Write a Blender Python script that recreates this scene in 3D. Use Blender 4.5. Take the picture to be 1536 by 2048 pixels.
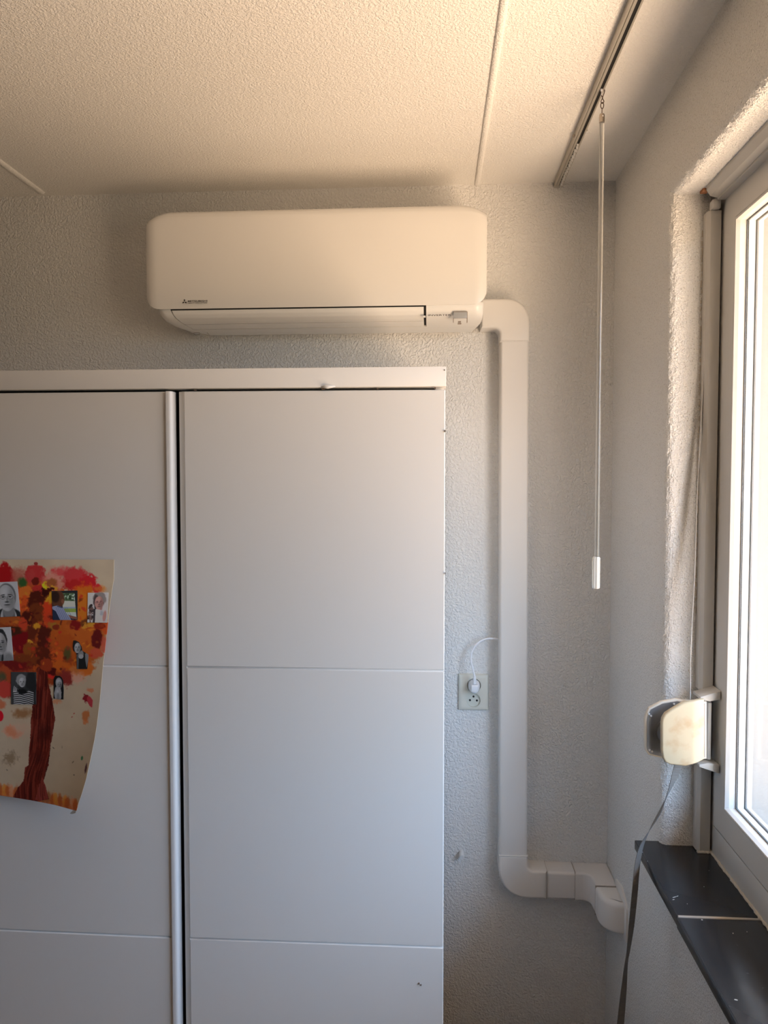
import bpy, bmesh, math, random
import numpy as np
from mathutils import Vector, Matrix
random.seed(4); rng = np.random.RandomState(7)
for o in list(bpy.data.objects): bpy.data.objects.remove(o)
S = bpy.context.scene; COL = S.collection
E = 1.75                      # eye height above the floor
PI = math.pi
# ---------------------------------------------------------------- camera
F_ = 1490.0; YAW = math.atan(98/F_); PITCH = math.atan(62/F_)
cd = bpy.data.cameras.new('camera'); cam = bpy.data.objects.new('camera', cd); COL.objects.link(cam)
cd.sensor_fit = 'VERTICAL'; cd.sensor_height = 36; cd.lens = F_/2048*36; cd.clip_start = .02
cam.location = (0, 0, E); cam.rotation_euler = (PI/2-PITCH, 0, YAW); S.camera = cam
# ---------------------------------------------------------------- colour management
S.view_settings.view_transform = 'Standard'; S.view_settings.look = 'None'
S.view_settings.gamma = 1; S.view_settings.use_curve_mapping = False
S.view_settings.exposure = 0.16
# ---------------------------------------------------------------- world: cool sky over warm sunlit ground
wd = bpy.data.worlds.new('world'); S.world = wd; wd.use_nodes = True
nt = wd.node_tree; nt.nodes.clear()
tc = nt.nodes.new('ShaderNodeTexCoord'); sx = nt.nodes.new('ShaderNodeSeparateXYZ')
mr = nt.nodes.new('ShaderNodeMapRange'); mr.inputs[1].default_value = -1; mr.inputs[2].default_value = 1
rp = nt.nodes.new('ShaderNodeValToRGB'); bg = nt.nodes.new('ShaderNodeBackground'); wo = nt.nodes.new('ShaderNodeOutputWorld')
nt.links.new(tc.outputs['Generated'], sx.inputs[0]); nt.links.new(sx.outputs[2], mr.inputs[0])
nt.links.new(mr.outputs[0], rp.inputs[0]); nt.links.new(rp.outputs[0], bg.inputs[0]); nt.links.new(bg.outputs[0], wo.inputs[0])
el = rp.color_ramp.elements
el[0].position = 0.0; el[0].color = (1.1, 0.74, 0.52, 1)
el[1].position = 1.0; el[1].color = (0.6, 0.82, 1.24, 1)
for p, c in ((0.08, (1.5, 1.0, 0.7, 1)), (0.15, (2.7, 1.78, 1.22, 1)), (0.25, (1.5, 0.98, 0.67, 1)), (0.34, (0.74, 0.5, 0.345, 1)), (0.44, (0.49, 0.385, 0.29, 1)), (0.49, (0.45, 0.41, 0.375, 1)), (0.51, (0.43, 0.5, 0.62, 1)), (0.57, (0.44, 0.565, 0.79, 1)), (0.66, (0.65, 0.87, 1.28, 1)), (0.82, (0.82, 1.08, 1.58, 1))):
    e = el.new(p); e.color = c
# the sky is brighter towards the hazy sun, behind the camera and to the right
HZ = Vector((math.sin(math.radians(29)), -math.cos(math.radians(29)), 0))
fl = nt.nodes.new('ShaderNodeVectorMath'); fl.operation = 'MULTIPLY'; fl.inputs[1].default_value = (1, 1, 0)
nz = nt.nodes.new('ShaderNodeVectorMath'); nz.operation = 'NORMALIZE'
dt = nt.nodes.new('ShaderNodeVectorMath'); dt.operation = 'DOT_PRODUCT'; dt.inputs[1].default_value = HZ
m1 = nt.nodes.new('ShaderNodeMath'); m1.operation = 'MAXIMUM'; m1.inputs[1].default_value = 0
m2 = nt.nodes.new('ShaderNodeMath'); m2.operation = 'POWER'; m2.inputs[1].default_value = 18.0
m3 = nt.nodes.new('ShaderNodeMath'); m3.operation = 'MULTIPLY_ADD'; m3.inputs[1].default_value = 8.4; m3.inputs[2].default_value = 4.6
nt.links.new(tc.outputs['Generated'], fl.inputs[0]); nt.links.new(fl.outputs[0], nz.inputs[0]); nt.links.new(nz.outputs[0], dt.inputs[0])
nt.links.new(dt.outputs['Value'], m1.inputs[0]); nt.links.new(m1.outputs[0], m2.inputs[0])
nt.links.new(m2.outputs[0], m3.inputs[0]); nt.links.new(m3.outputs[0], bg.inputs[1])
# daylight portal in the window opening
ld = bpy.data.lights.new('daylight_portal', 'AREA'); ld.shape = 'RECTANGLE'; ld.size = 1.62; ld.size_y = 1.42
ld.cycles.is_portal = True
lo = bpy.data.objects.new('daylight_portal', ld); COL.objects.link(lo)
lo.location = (.645, .82, E-.10); lo.rotation_euler = (0, PI/2, 0); lo.rotation_euler = (PI/2, 0, PI/2)

# ---------------------------------------------------------------- pixel helpers (1536x2048 frame)
_fw = np.array([-math.sin(YAW)*math.cos(PITCH), math.cos(YAW)*math.cos(PITCH), -math.sin(PITCH)])
_rt = np.array([math.cos(YAW), math.sin(YAW), 0]); _up = np.cross(_rt, _fw)
def ray(px, py): return _fw*F_ + _rt*(px-768) - _up*(py-1024)
def ay(px, py, Y):
    d = ray(px, py)*1.0; d = d*(Y/d[1]); return Vector((d[0], d[1], d[2]+E))
def ax(px, py, X):
    d = ray(px, py)*1.0; d = d*(X/d[0]); return Vector((d[0], d[1], d[2]+E))
# ---------------------------------------------------------------- materials
def mat(name, col, rough=.5, metal=0, spec=.5, trans=0, ior=1.45, coat=0):
    m = bpy.data.materials.new(name); m.use_nodes = True
    b = m.node_tree.nodes['Principled BSDF']
    b.inputs['Base Color'].default_value = (*col, 1); b.inputs['Roughness'].default_value = rough
    b.inputs['Metallic'].default_value = metal; b.inputs['Specular IOR Level'].default_value = spec
    b.inputs['Transmission Weight'].default_value = trans; b.inputs['IOR'].default_value = ior
    b.inputs['Coat Weight'].default_value = coat
    return m
def add_bump(m, scale, dist, strength=1, detail=2, rough=.5, stretch=(1,1,1), lo=.3, hi=.7):
    n = m.node_tree; b = n.nodes['Principled BSDF']
    t = n.nodes.new('ShaderNodeTexCoord'); mp = n.nodes.new('ShaderNodeMapping'); mp.inputs['Scale'].default_value = stretch
    ns = n.nodes.new('ShaderNodeTexNoise'); ns.inputs['Scale'].default_value = scale; ns.inputs['Detail'].default_value = detail
    ns.inputs['Roughness'].default_value = rough; ns.inputs['Distortion'].default_value = .6
    r = n.nodes.new('ShaderNodeMapRange'); r.inputs[1].default_value = lo; r.inputs[2].default_value = hi
    r.interpolation_type = 'SMOOTHSTEP'
    bp = n.nodes.new('ShaderNodeBump'); bp.inputs['Strength'].default_value = strength; bp.inputs['Distance'].default_value = dist
    n.links.new(t.outputs['Object'], mp.inputs[0]); n.links.new(mp.outputs[0], ns.inputs['Vector'])
    n.links.new(ns.outputs[0], r.inputs[0]); n.links.new(r.outputs[0], bp.inputs['Height'])
    n.links.new(bp.outputs[0], b.inputs['Normal'])
    return m
def add_spots(m, scale, col, thr=.72, soft=.04, amt=1.0, detail=3):
    """mix a second colour in where a noise passes a threshold (pores, stains, speckle)"""
    n = m.node_tree; b = n.nodes['Principled BSDF']; base = tuple(b.inputs['Base Color'].default_value)
    t = n.nodes.new('ShaderNodeTexCoord'); ns = n.nodes.new('ShaderNodeTexNoise'); ns.inputs['Scale'].default_value = scale
    ns.inputs['Detail'].default_value = detail
    r = n.nodes.new('ShaderNodeMapRange'); r.inputs[1].default_value = thr; r.inputs[2].default_value = thr+soft; r.inputs[4].default_value = amt
    mx = n.nodes.new('ShaderNodeMixRGB'); mx.inputs[1].default_value = base; mx.inputs[2].default_value = (*col, 1)
    n.links.new(t.outputs['Object'], ns.inputs['Vector']); n.links.new(ns.outputs[0], r.inputs[0])
    n.links.new(r.outputs[0], mx.inputs[0]); n.links.new(mx.outputs[0], b.inputs['Base Color'])
    return m
WALLC = (.84, .835, .815)
M = {}
M['wall'] = add_bump(mat('stucco_wall', WALLC, .85, spec=.2), 150, .0021, .95)
M['wall_fine'] = add_spots(add_bump(mat('stucco_fine', WALLC, .9, spec=.15), 250, .0017, 1), 360, (.34, .32, .28), .60, .09, .62, 2)
M['ceiling'] = add_bump(mat('spray_plaster', (.88, .86, .82), .9, spec=.15), 215, .0013, .8)
M['outside'] = mat('outside_render', (.30, .30, .29), .9)
M['plain_wall'] = mat('painted_wall', (0.27, 0.185, 0.1), .9)
M['floor'] = add_spots(mat('oak_floor', (.52, .43, .35), .45), 9, (.42, .34, .27), .5, .1, .7)
M['ac'] = mat('glossy_white_plastic', (.78, .76, .725), .22, coat=.3)
M['ac_flap'] = mat('white_flap_plastic', (.80, .79, .76), .3)
M['ac_body'] = mat('white_body_plastic', (.79, .78, .75), .25)
M['black'] = mat('gap_shade', (.012, .011, .010), .7)  # painted shade for gaps, slots and holes
M['ink'] = mat('logo_ink', (.03, .028, .026), .5)
M['display'] = mat('grey_display', (.36, .37, .38), .15)
M['trunk'] = mat('cream_trunking', (.80, .775, .74), .38)
M['trunk2'] = mat('cream_trunking_joint', (.78, .745, .71), .38)
M['cab'] = mat('white_foil', (.765, .745, .715), .36)
M['cab_in'] = mat('wardrobe_inside_shade', (.05, .05, .05), .8)  # dark colour standing in for the unlit inside
M['handle'] = mat('satin_white_handle', (.80, .80, .80), .3)
M['chip'] = mat('dark_chip', (.10, .07, .05), .8)
M['pvc'] = mat('window_pvc', (.68, .67, .645), .35)
M['pvc_g'] = mat('guide_pvc', (.60, .585, .55), .4)
M['seal'] = mat('grey_seal', (.16, .17, .18), .5)
M['caulk'] = add_bump(mat('caulk', (.62, .56, .47), .7), 160, .001)
M['sill'] = add_spots(mat('dark_stone', (.022, .024, .029), .20, spec=.45), 90, (.16, .17, .18), .74, .02, .6)
M['joint'] = mat('pale_joint', (.40, .38, .35), .5)
M['metal'] = mat('brushed_nickel', (.42, .36, .30), .35, metal=.9)
M['darkmetal'] = mat('dark_wire', (.12, .08, .06), .4, metal=.8)
M['alu'] = mat('pale_aluminium', (.50, .47, .41), .4, metal=.35)
M['acrylic'] = mat('clear_acrylic', (.97, .98, .97), .04, trans=1, ior=1.49)
M['acrylic2'] = mat('frosted_acrylic', (.92, .93, .90), .25, trans=.55, ior=1.4)
M['cream'] = add_spots(mat('yellowed_plastic', (.60, .51, .35), .4), 28, (.50, .34, .19), .52, .16, .7, 4)
M['creamedge'] = mat('pale_plastic_edge', (.76, .70, .60), .4)
M['plate'] = mat('grey_steel', (.30, .31, .33), .35, metal=.6)
M['strap'] = add_bump(mat('woven_strap', (.20, .19, .18), .8), 1, .0004)
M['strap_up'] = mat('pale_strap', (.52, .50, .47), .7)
M['socket'] = mat('cream_socket', (.70, .69, .61), .35)
M['plug'] = mat('white_plug', (.82, .83, .86), .35)
M['peg'] = mat('white_peg', (.78, .78, .77), .4)
M['soffit'] = mat('cream_soffit', (.82, .72, .56), .8)
M['brick'] = mat('bare_brick', (.45, .20, .10), .9)
# ribs of the woven strap run across it
n = M['strap'].node_tree
for nd in n.nodes:
    if nd.type == 'MAPPING': nd.inputs['Scale'].default_value = (6, 6, 420)
# window glass: clear sheet with a fresnel gloss
g = bpy.data.materials.new('window_glass'); g.use_nodes = True; n = g.node_tree; n.nodes.clear()
tr = n.nodes.new('ShaderNodeBsdfTransparent'); tr.inputs[0].default_value = (.96, .981, .978, 1)
gl = n.nodes.new('ShaderNodeBsdfGlossy'); gl.inputs['Roughness'].default_value = .02
lw = n.nodes.new('ShaderNodeLayerWeight'); lw.inputs['Blend'].default_value = .5
pw = n.nodes.new('ShaderNodeMath'); pw.operation = 'POWER'; pw.inputs[1].default_value = 5
fr = n.nodes.new('ShaderNodeMath'); fr.operation = 'MULTIPLY_ADD'; fr.inputs[1].default_value = .5; fr.inputs[2].default_value = .02
n.links.new(lw.outputs['Facing'], pw.inputs[0]); n.links.new(pw.outputs[0], fr.inputs[0])
mx = n.nodes.new('ShaderNodeMixShader'); ou = n.nodes.new('ShaderNodeOutputMaterial')
n.links.new(fr.outputs[0], mx.inputs[0]); n.links.new(tr.outputs[0], mx.inputs[1]); n.links.new(gl.outputs[0], mx.inputs[2]); n.links.new(mx.outputs[0], ou.inputs[0])
M['glass'] = g
# perforated spacer bar: two rows of small dots
sp = mat('spacer_bar', (.80, .80, .77), .35); n = sp.node_tree; b = n.nodes['Principled BSDF']
t = n.nodes.new('ShaderNodeTexCoord'); vo = n.nodes.new('ShaderNodeTexVoronoi'); vo.inputs['Scale'].default_value = 1; vo.inputs['Randomness'].default_value = 0
mp = n.nodes.new('ShaderNodeMapping'); mp.inputs['Scale'].default_value = (150, 230, 230)
lt = n.nodes.new('ShaderNodeMath'); lt.operation = 'LESS_THAN'; lt.inputs[1].default_value = .28
mxr = n.nodes.new('ShaderNodeMixRGB'); mxr.inputs[1].default_value = (.80, .80, .77, 1); mxr.inputs[2].default_value = (.42, .40, .34, 1)
n.links.new(t.outputs['Object'], mp.inputs[0]); n.links.new(mp.outputs[0], vo.inputs['Vector']); n.links.new(vo.outputs['Distance'], lt.inputs[0])
n.links.new(lt.outputs[0], mxr.inputs[0]); n.links.new(mxr.outputs[0], b.inputs['Base Color'])
M['spacer'] = sp
# vertex-coloured paint and prints
def vmat(name, rough):
    m = mat(name, (.8, .8, .8), rough, spec=.25); n = m.node_tree
    a = n.nodes.new('ShaderNodeAttribute'); a.attribute_name = 'paint'
    n.links.new(a.outputs['Color'], n.nodes['Principled BSDF'].inputs['Base Color']); return m
M['paint'] = vmat('painted_paper', .6); M['print'] = vmat('photo_print', .45)

# ---------------------------------------------------------------- object helpers
def link(name, me, m=None, parent=None, smooth=False):
    o = bpy.data.objects.new(name, me); COL.objects.link(o)
    if m is not None: me.materials.append(m)
    if parent is not None:          # meshes are built in room coordinates
        o.parent = parent; w = Vector((0, 0, 0)); q = parent
        while q is not None: w += Vector(q.location); q = q.parent
        o.location = -w
    if smooth:
        for p in me.polygons: p.use_smooth = True
        if smooth != True: me.set_sharp_from_angle(angle=math.radians(smooth))
    return o
def obj(name, bm, m, parent=None, smooth=False):
    bmesh.ops.recalc_face_normals(bm, faces=bm.faces)
    me = bpy.data.meshes.new(name); bm.to_mesh(me); bm.free(); return link(name, me, m, parent, smooth)
def thing(name, label, cat, loc, group=None):
    o = bpy.data.objects.new(name, None); COL.objects.link(o); o.location = loc; o.empty_display_size = .05
    return tag(o, label, cat, group)
def tag(o, label, cat, group=None):
    o['label'] = label; o['category'] = cat
    if group: o['group'] = group
    return o
def struct(o): o['kind'] = 'structure'; return o
def box(bm, a, b, bev=0, seg=2):
    """axis box from corner a to corner b"""
    a = Vector(a); b = Vector(b)
    r = bmesh.ops.create_cube(bm, size=1); vs = r['verts']
    for v in vs: v.co = Vector([(a[i]+b[i])/2 + v.co[i]*(b[i]-a[i]) for i in range(3)])
    if bev:
        es = list({e for v in vs for e in v.link_edges})
        bmesh.ops.bevel(bm, geom=es, offset=bev, segments=seg, profile=.5, affect='EDGES')
def boxo(name, a, b, m, parent=None, bev=0, seg=2, label=None):
    bm = bmesh.new(); box(bm, a, b, bev, seg); o = obj(name, bm, m, parent, 40 if bev else False)
    if label: o['label'] = label
    return o
def tube(bm, pts, r, n=10, caps=True):
    pts = [Vector(p) for p in pts]; rs = r if isinstance(r, (list, tuple)) else [r]*len(pts)
    rings = []; prev = None
    for i, p in enumerate(pts):
        d = (pts[min(i+1, len(pts)-1)]-pts[max(i-1, 0)]).normalized()
        if prev is None:
            u = d.cross(Vector((0, 1, 0)))
            if u.length < .1: u = d.cross(Vector((1, 0, 0)))
        else: u = prev - d*prev.dot(d)
        u.normalize(); prev = u; v = d.cross(u)
        rings.append([bm.verts.new(p+(u*math.cos(2*PI*k/n)+v*math.sin(2*PI*k/n))*rs[i]) for k in range(n)])
    for a, b in zip(rings, rings[1:]):
        for k in range(n): bm.faces.new((a[k], a[(k+1) % n], b[(k+1) % n], b[k]))
    if caps: bm.faces.new(rings[0][::-1]); bm.faces.new(rings[-1])
def smooth_path(pts, k=6):
    P = [Vector(p) for p in pts]; out = []
    for i in range(len(P)-1):
        p0 = P[max(i-1, 0)]; p1 = P[i]; p2 = P[i+1]; p3 = P[min(i+2, len(P)-1)]
        for j in range(k):
            t = j/k; out.append(.5*((2*p1)+(p2-p0)*t+(2*p0-5*p1+4*p2-p3)*t*t+(3*p1-p0-3*p2+p3)*t**3))
    out.append(P[-1]); return out
def inset(poly, d):
    """move a closed CCW 2D polygon inwards by d along its vertex normals"""
    n = len(poly); out = []
    for i in range(n):
        p0 = Vector(poly[i-1]); p = Vector(poly[i]); p1 = Vector(poly[(i+1) % n])
        a = (p-p0).normalized(); b = (p1-p).normalized()
        na = Vector((-a.y, a.x)); nb = Vector((-b.y, b.x)); m = na+nb
        if m.length < 1e-6: out.append(tuple(p+na*d)); continue
        m.normalize(); out.append(tuple(p+m*d/max(.35, m.dot(na))))
    return out
def area(poly): return sum(poly[i-1][0]*poly[i][1]-poly[i][0]*poly[i-1][1] for i in range(len(poly)))/2
def fillet(pts, n=8):
    """pts: (x, y, radius) -> rounded polygon"""
    out = []; N = len(pts)
    for i in range(N):
        p = Vector(pts[i][:2]); r = pts[i][2]
        if r <= 0: out.append(tuple(p)); continue
        a = (Vector(pts[i-1][:2])-p).normalized(); b = (Vector(pts[(i+1) % N][:2])-p).normalized()
        ang = a.angle(b); t = r/math.tan(ang/2); A = p+a*t; B = p+b*t
        c = p+(a+b).normalized()*(r/math.sin(ang/2))
        va = A-c; vb = B-c; th = va.angle(vb); s = 1 if va.x*vb.y-va.y*vb.x > 0 else -1
        for k in range(n+1):
            q = s*th*k/n; out.append((c.x+va.x*math.cos(q)-va.y*math.sin(q), c.y+va.x*math.sin(q)+va.y*math.cos(q)))
    return out
def prism(bm, poly, to3, h0, h1, b0=0, b1=0, seg=4):
    """extrude a 2D polygon between heights h0,h1 (to3(u,v,h)); round the rims by b0,b1"""
    if area(poly) < 0: poly = poly[::-1]
    s = 1 if h1 > h0 else -1; levels = []
    if b0: levels += [(b0*(1-math.sin(k/seg*PI/2)), h0+s*b0*(1-math.cos(k/seg*PI/2))) for k in range(seg+1)]
    else: levels.append((0, h0))
    if b1: levels += [(b1*(1-math.cos(k/seg*PI/2)), h1-s*b1*(1-math.sin(k/seg*PI/2))) for k in range(seg+1)]
    else: levels.append((0, h1))
    rings = [[bm.verts.new(to3(u, v, h)) for u, v in inset(poly, d)] for d, h in levels]; n = len(poly)
    for a, b in zip(rings, rings[1:]):
        for k in range(n): bm.faces.new((a[k], a[(k+1) % n], b[(k+1) % n], b[k]))
    bm.faces.new(rings[0][::-1]); bm.faces.new(rings[-1])
XZ = lambda u, v, h: (u, h, v)       # polygon in the wall plane, height = y
XY = lambda u, v, h: (u, v, h)       # polygon in plan, height = z
YZ = lambda u, v, h: (h, u, v)
def rectloop(bm, y0, y1, z0, z1, t, x, n=1):
    """points round a rectangle inset by t at depth x (in the plane of the right wall)"""
    a, b, c, d = (y0+t, z0+t), (y1-t, z0+t), (y1-t, z1-t), (y0+t, z1-t)
    return [bm.verts.new((x, p[0], p[1])) for p in (a, b, c, d)]
def frame(name, y0, y1, z0, z1, prof, m, parent):
    """mitred frame: prof = [(inset, x)...] closed profile"""
    bm = bmesh.new(); L = [rectloop(bm, y0, y1, z0, z1, t, x) for t, x in prof]
    for i in range(len(L)):
        a = L[i]; b = L[(i+1) % len(L)]
        for k in range(4): bm.faces.new((a[k], a[(k+1) % 4], b[(k+1) % 4], b[k]))
    return obj(name, bm, m, parent)

# ================================================================ THE ROOM
CZ = E+.816; WX = .494; WY = 2.10; X0 = -3.1; Y0 = -2.7
def quad(name, pts, m):
    bm = bmesh.new(); bm.faces.new([bm.verts.new(p) for p in pts]); 
    me = bpy.data.meshes.new(name); bm.to_mesh(me); bm.free(); return struct(link(name, me, m))
struct(boxo('wall_back', (X0-.1, WY, 0), (WX+.02, WY+.1, CZ+.1), M['wall']))
struct(boxo('wall_left', (X0-.1, Y0-.1, 0), (X0, WY+.1, CZ+.1), M['plain_wall']))
struct(boxo('wall_front', (X0-.1, Y0-.1, 0), (WX+.02, Y0, CZ+.1), M['plain_wall']))
struct(boxo('floor', (X0-.1, Y0-.1, -.1), (WX+.02, WY+.1, 0), M['floor']))
struct(boxo('ceiling', (X0-.1, Y0-.1, CZ), (.80, WY+.1, CZ+.12), M['ceiling']))

# right wall with a round-edged window opening, lightly uneven like hand-sprayed plaster
OY0, OY1, OZ0, OZ1 = .03, 1.617, E-.81, E+.597
def build_right_wall():
    bm = bmesh.new(); R = .016
    prof = [(-.06, WX)] + [(-R*(1-math.sin(a)), WX+R*(1-math.cos(a))) for a in [k/5*PI/2 for k in range(6)]]
    prof += [(0, WX+R+k*(.80-WX-R)/6) for k in range(1, 7)]
    step = .006
    def side(a, b):
        n = max(2, int(abs(Vector(b).__sub__(Vector(a)).length)/step)); return [(a[0]+(b[0]-a[0])*k/n, a[1]+(b[1]-a[1])*k/n) for k in range(n)]
    base = [(OY0, OZ0), (OY1, OZ0), (OY1, OZ1), (OY0, OZ1)]
    loops = []
    cnt = None
    for j, (t, x) in enumerate(prof):
        ring = []
        for i in range(4):
            a = base[i]; b = base[(i+1) % 4]
            sa = (a[0]+(t if a[0] == OY0 else -t), a[1]+(t if a[1] == OZ0 else -t))
            sb = (b[0]+(t if b[0] == OY0 else -t), b[1]+(t if b[1] == OZ0 else -t))
            n_ = int(math.dist(base[i], base[(i+1) % 4])/step)
            ring += [(sa[0]+(sb[0]-sa[0])*k/n_, sa[1]+(sb[1]-sa[1])*k/n_) for k in range(n_)]
        loops.append([(x, p[0], p[1]) for p in ring])
    n = len(loops[0]); jit = rng.normal(0, 1, (len(prof), n)); jit = (jit+np.roll(jit, 1, 1)*.7)
    L = []
    for j, lp in enumerate(loops):
        am = .00050 if 2 <= j <= 6 else 0
        L.append([bm.verts.new((p[0]+am*jit[j, i]*.6, p[1]+am*jit[(j+3) % len(prof), i], p[2]+am*jit[(j+5) % len(prof), i])) for i, p in enumerate(lp)])
    for a, b in zip(L, L[1:]):
        for k in range(n): bm.faces.new((a[k], a[(k+1) % n], b[(k+1) % n], b[k]))
    # flat wall round the opening
    c = [L[0][0], None, None, None]
    ny = int((OY1-OY0)/step); nz = int((OZ1-OZ0)/step); idx = [0, ny, ny+nz, 2*ny+nz]
    def seg(a, b): return L[0][a:b+1] if b < n else L[0][a:]+[L[0][0]]
    outer = [bm.verts.new((WX, Y0-.1, 0)), bm.verts.new((WX, WY+.05, 0)), bm.verts.new((WX, WY+.05, CZ+.05)), bm.verts.new((WX, Y0-.1, CZ+.05))]
    segs = [seg(0, idx[1]), seg(idx[1], idx[2]), seg(idx[2], idx[3]), seg(idx[3], n)]
    for i in range(4):
        bm.faces.new(segs[i][::-1]+[outer[i], outer[(i+1) % 4]])
    bm.normal_update()
    for f in bm.faces:
        if f.calc_center_median().x > .64: f.material_index = 1
    o = obj('wall_right', bm, M['wall_fine']); o.data.materials.append(M['outside']); return struct(o)
build_right_wall()
# outer leaf so no light leaks round the inner skin
bm = bmesh.new()
for a, b in (((.78, Y0, -.1), (.80, OY0, CZ)), ((.78, OY1, -.1), (.80, WY+.1, CZ)), ((.78, OY0, -.1), (.80, OY1, OZ0)), ((.78, OY0, OZ1), (.80, OY1, CZ))): box(bm, a, b)
box(bm, (.50, WY+.05, -.1), (.80, WY+.1, CZ)); box(bm, (.50, Y0-.1, -.1), (.80, Y0-.05, CZ))
struct(obj('wall_outer', bm, M['plain_wall']))

# bead strips over the ceiling board seams
def bead(name, x, y0, y1, w, h):
    poly = [(x-w/2, CZ+.002)]+[(x-w/2*math.cos(k/8*PI), CZ-h*math.sin(k/8*PI)) for k in range(9)]+[(x+w/2, CZ+.002)]
    bm = bmesh.new(); prism(bm, poly, XZ, y0, y1); return struct(obj(name, bm, M['ceiling'], None, 50))
bead('trim_1', .1185, Y0, 2.094, .015, .005)
bead('trim_2', -1.107, Y0, 2.075, .020, .006)
# eave outside above the window
struct(boxo('trim_3', (.80, -2.5, E+.76), (1.35, 4.5, E+.86), M['soffit']))

# ================================================================ WINDOW
win = bpy.data.objects.new('window_1', None); COL.objects.link(win); win.location = (.60, .82, E-.79); win['kind'] = 'structure'
FY0, FY1, FZ0, FZ1 = .045, 1.606, E-.789, E+.597
frame('window_frame', FY0, FY1, FZ0, FZ1, [(-.03, .592), (.0235, .592), (.0235, .60), (.040, .60), (.040, .66), (-.03, .66)], M['pvc'], win)
bm = bmesh.new(); box(bm, (.5916, FY0+.02, FZ0), (.60, FY1-.001, E-.7265), .0012)      # broad lower rail
obj('bottom_rail', bm, M['pvc'], win, 40)
bm = bmesh.new(); box(bm, (.5916, FY0+.02, E+.577), (.60, FY1-.001, FZ1), .0012); obj('top_rail', bm, M['pvc'], win, 40)
SY0, SY1, SZ0, SZ1 = .0655, 1.5805, E-.7232, E+.5725
sp_ = [(0, .600), (0, .5915), (.0015, .590), (.0545, .590), (.0555, .5905), (.056, .5935), (.0575, .5935), (.058, .5885), (.0600, .5875), (.0625, .5885), (.0645, .596), (.0645, .6085), (.050, .6085), (.050, .640), (0, .640)]
boxo('rebate_shade', (.5955, FY0+.03, E-.7268), (.5998, FY1-.024, E-.7228), M['black'], win)  # black strips put the shade between frame and sash into colour
boxo('rebate_shade', (.5955, FY0+.03, E+.5720), (.5998, FY1-.024, E+.5772), M['black'], win)
sash = frame('sash', SY0, SY1, SZ0, SZ1, sp_, M['pvc'], win)
IY0, IY1, IZ0, IZ1 = SY0+.0645, SY1-.0645, SZ0+.0645, SZ1-.0645
frame('inner_seal', IY0, IY1, IZ0, IZ1, [(-.012, .6085), (.0022, .6085), (.0022, .6105), (-.012, .6105)], M['seal'], win)
frame('spacer', IY0, IY1, IZ0, IZ1, [(-.010, .6125), (.001, .6125), (.001, .6250), (-.010, .6250)], M['spacer'], win)
frame('outer_seal', IY0, IY1, IZ0, IZ1, [(-.012, .6270), (.0035, .6270), (.0035, .6300), (-.012, .6300)], M['seal'], win)
frame('outer_bead', IY0, IY1, IZ0, IZ1, [(-.012, .6300), (.001, .6300), (.001, .640), (-.012, .640)], M['pvc'], win)
for x in (.6105, .6255):
    boxo('glass_pane', (x, IY0-.008, IZ0-.008), (x+.0015, IY1+.008, IZ1+.008), M['glass'], win)
# dark joint between fixed frame and sash is shade painted by the black strips above
# sill of two stone slabs
def slab(y0, y1, dz, x0):
    poly = fillet([(x0, y0, .0), (x0, y1, .0), (.597, y1, 0), (.597, y0, 0)])
    bm = bmesh.new(); prism(bm, poly, XY, E-.808+dz, E-.787+dz, .0015, .003, 3)
    return obj('window_sill', bm, M['sill'], win, 40)
slab(1.3525, 1.637, 0, .4440); slab(.0, 1.3475, -.0008, .4425)
boxo('sill_joint', (.4450, 1.3470, E-.806), (.596, 1.3530, E-.7870), M['joint'], win, .0012, 2, 'pale joint between the two slabs')
# scuffs and drips of white paint on the stone
bm = bmesh.new()
for px, py, w, d, a in ((1349, 1794, .010, .0012, .5), (1347, 1799, .005, .0014, .4), (1355, 1792, .004, .001, .5), (1374.5, 1807.5, .0012, .0012, 0), (1408, 1773, .0016, .0013, 0), (1404, 1839, .0030, .0018, -.3), (1466, 1866, .0014, .0014, 0), (1494, 1863, .001, .001, 0), (1418, 1741, .001, .001, 0), (1285, 1704, .0016, .0014, 0), (1295, 1722, .0012, .001, 0), (1472, 1999, .0050, .0014, -.3)):
    d0 = ray(px, py); k = -.7866/d0[2]; c = Vector((d0[0]*k, d0[1]*k, E-.7869)); u = Vector((math.cos(a), math.sin(a), 0)); v = Vector((-u.y, u.x, 0))
    lo_ = [bm.verts.new(c+u*w/2*math.cos(t)+v*d/2*math.sin(t)+Vector((0, 0, z_))) for z_ in (-.0008, .0003) for t in [q*PI/4 for q in range(8)]]
    bm.faces.new(lo_[8:])
    for q in range(8): bm.faces.new((lo_[q], lo_[(q+1) % 8], lo_[8+(q+1) % 8], lo_[8+q]))
o = obj('paint_scuffs', bm, M['peg'], win); o['kind'] = 'stuff'
# caulk bead between frame and sill
bm = bmesh.new(); P = [Vector((.5905+random.uniform(-.0008, .0008), y, E-.7865+random.uniform(-.0006, .0006))) for y in np.arange(.05, 1.60, .006)]
tube(bm, P, [.0032+random.uniform(-.0007, .0009) for _ in P], 8)
P = [Vector((x, 1.5885+random.uniform(-.001, .001), E-.7865)) for x in np.arange(.561, .592, .003)]
tube(bm, P, [.0030+random.uniform(-.0005, .001) for _ in P], 8); obj('caulk_bead', bm, M['caulk'], win, 60)
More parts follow.
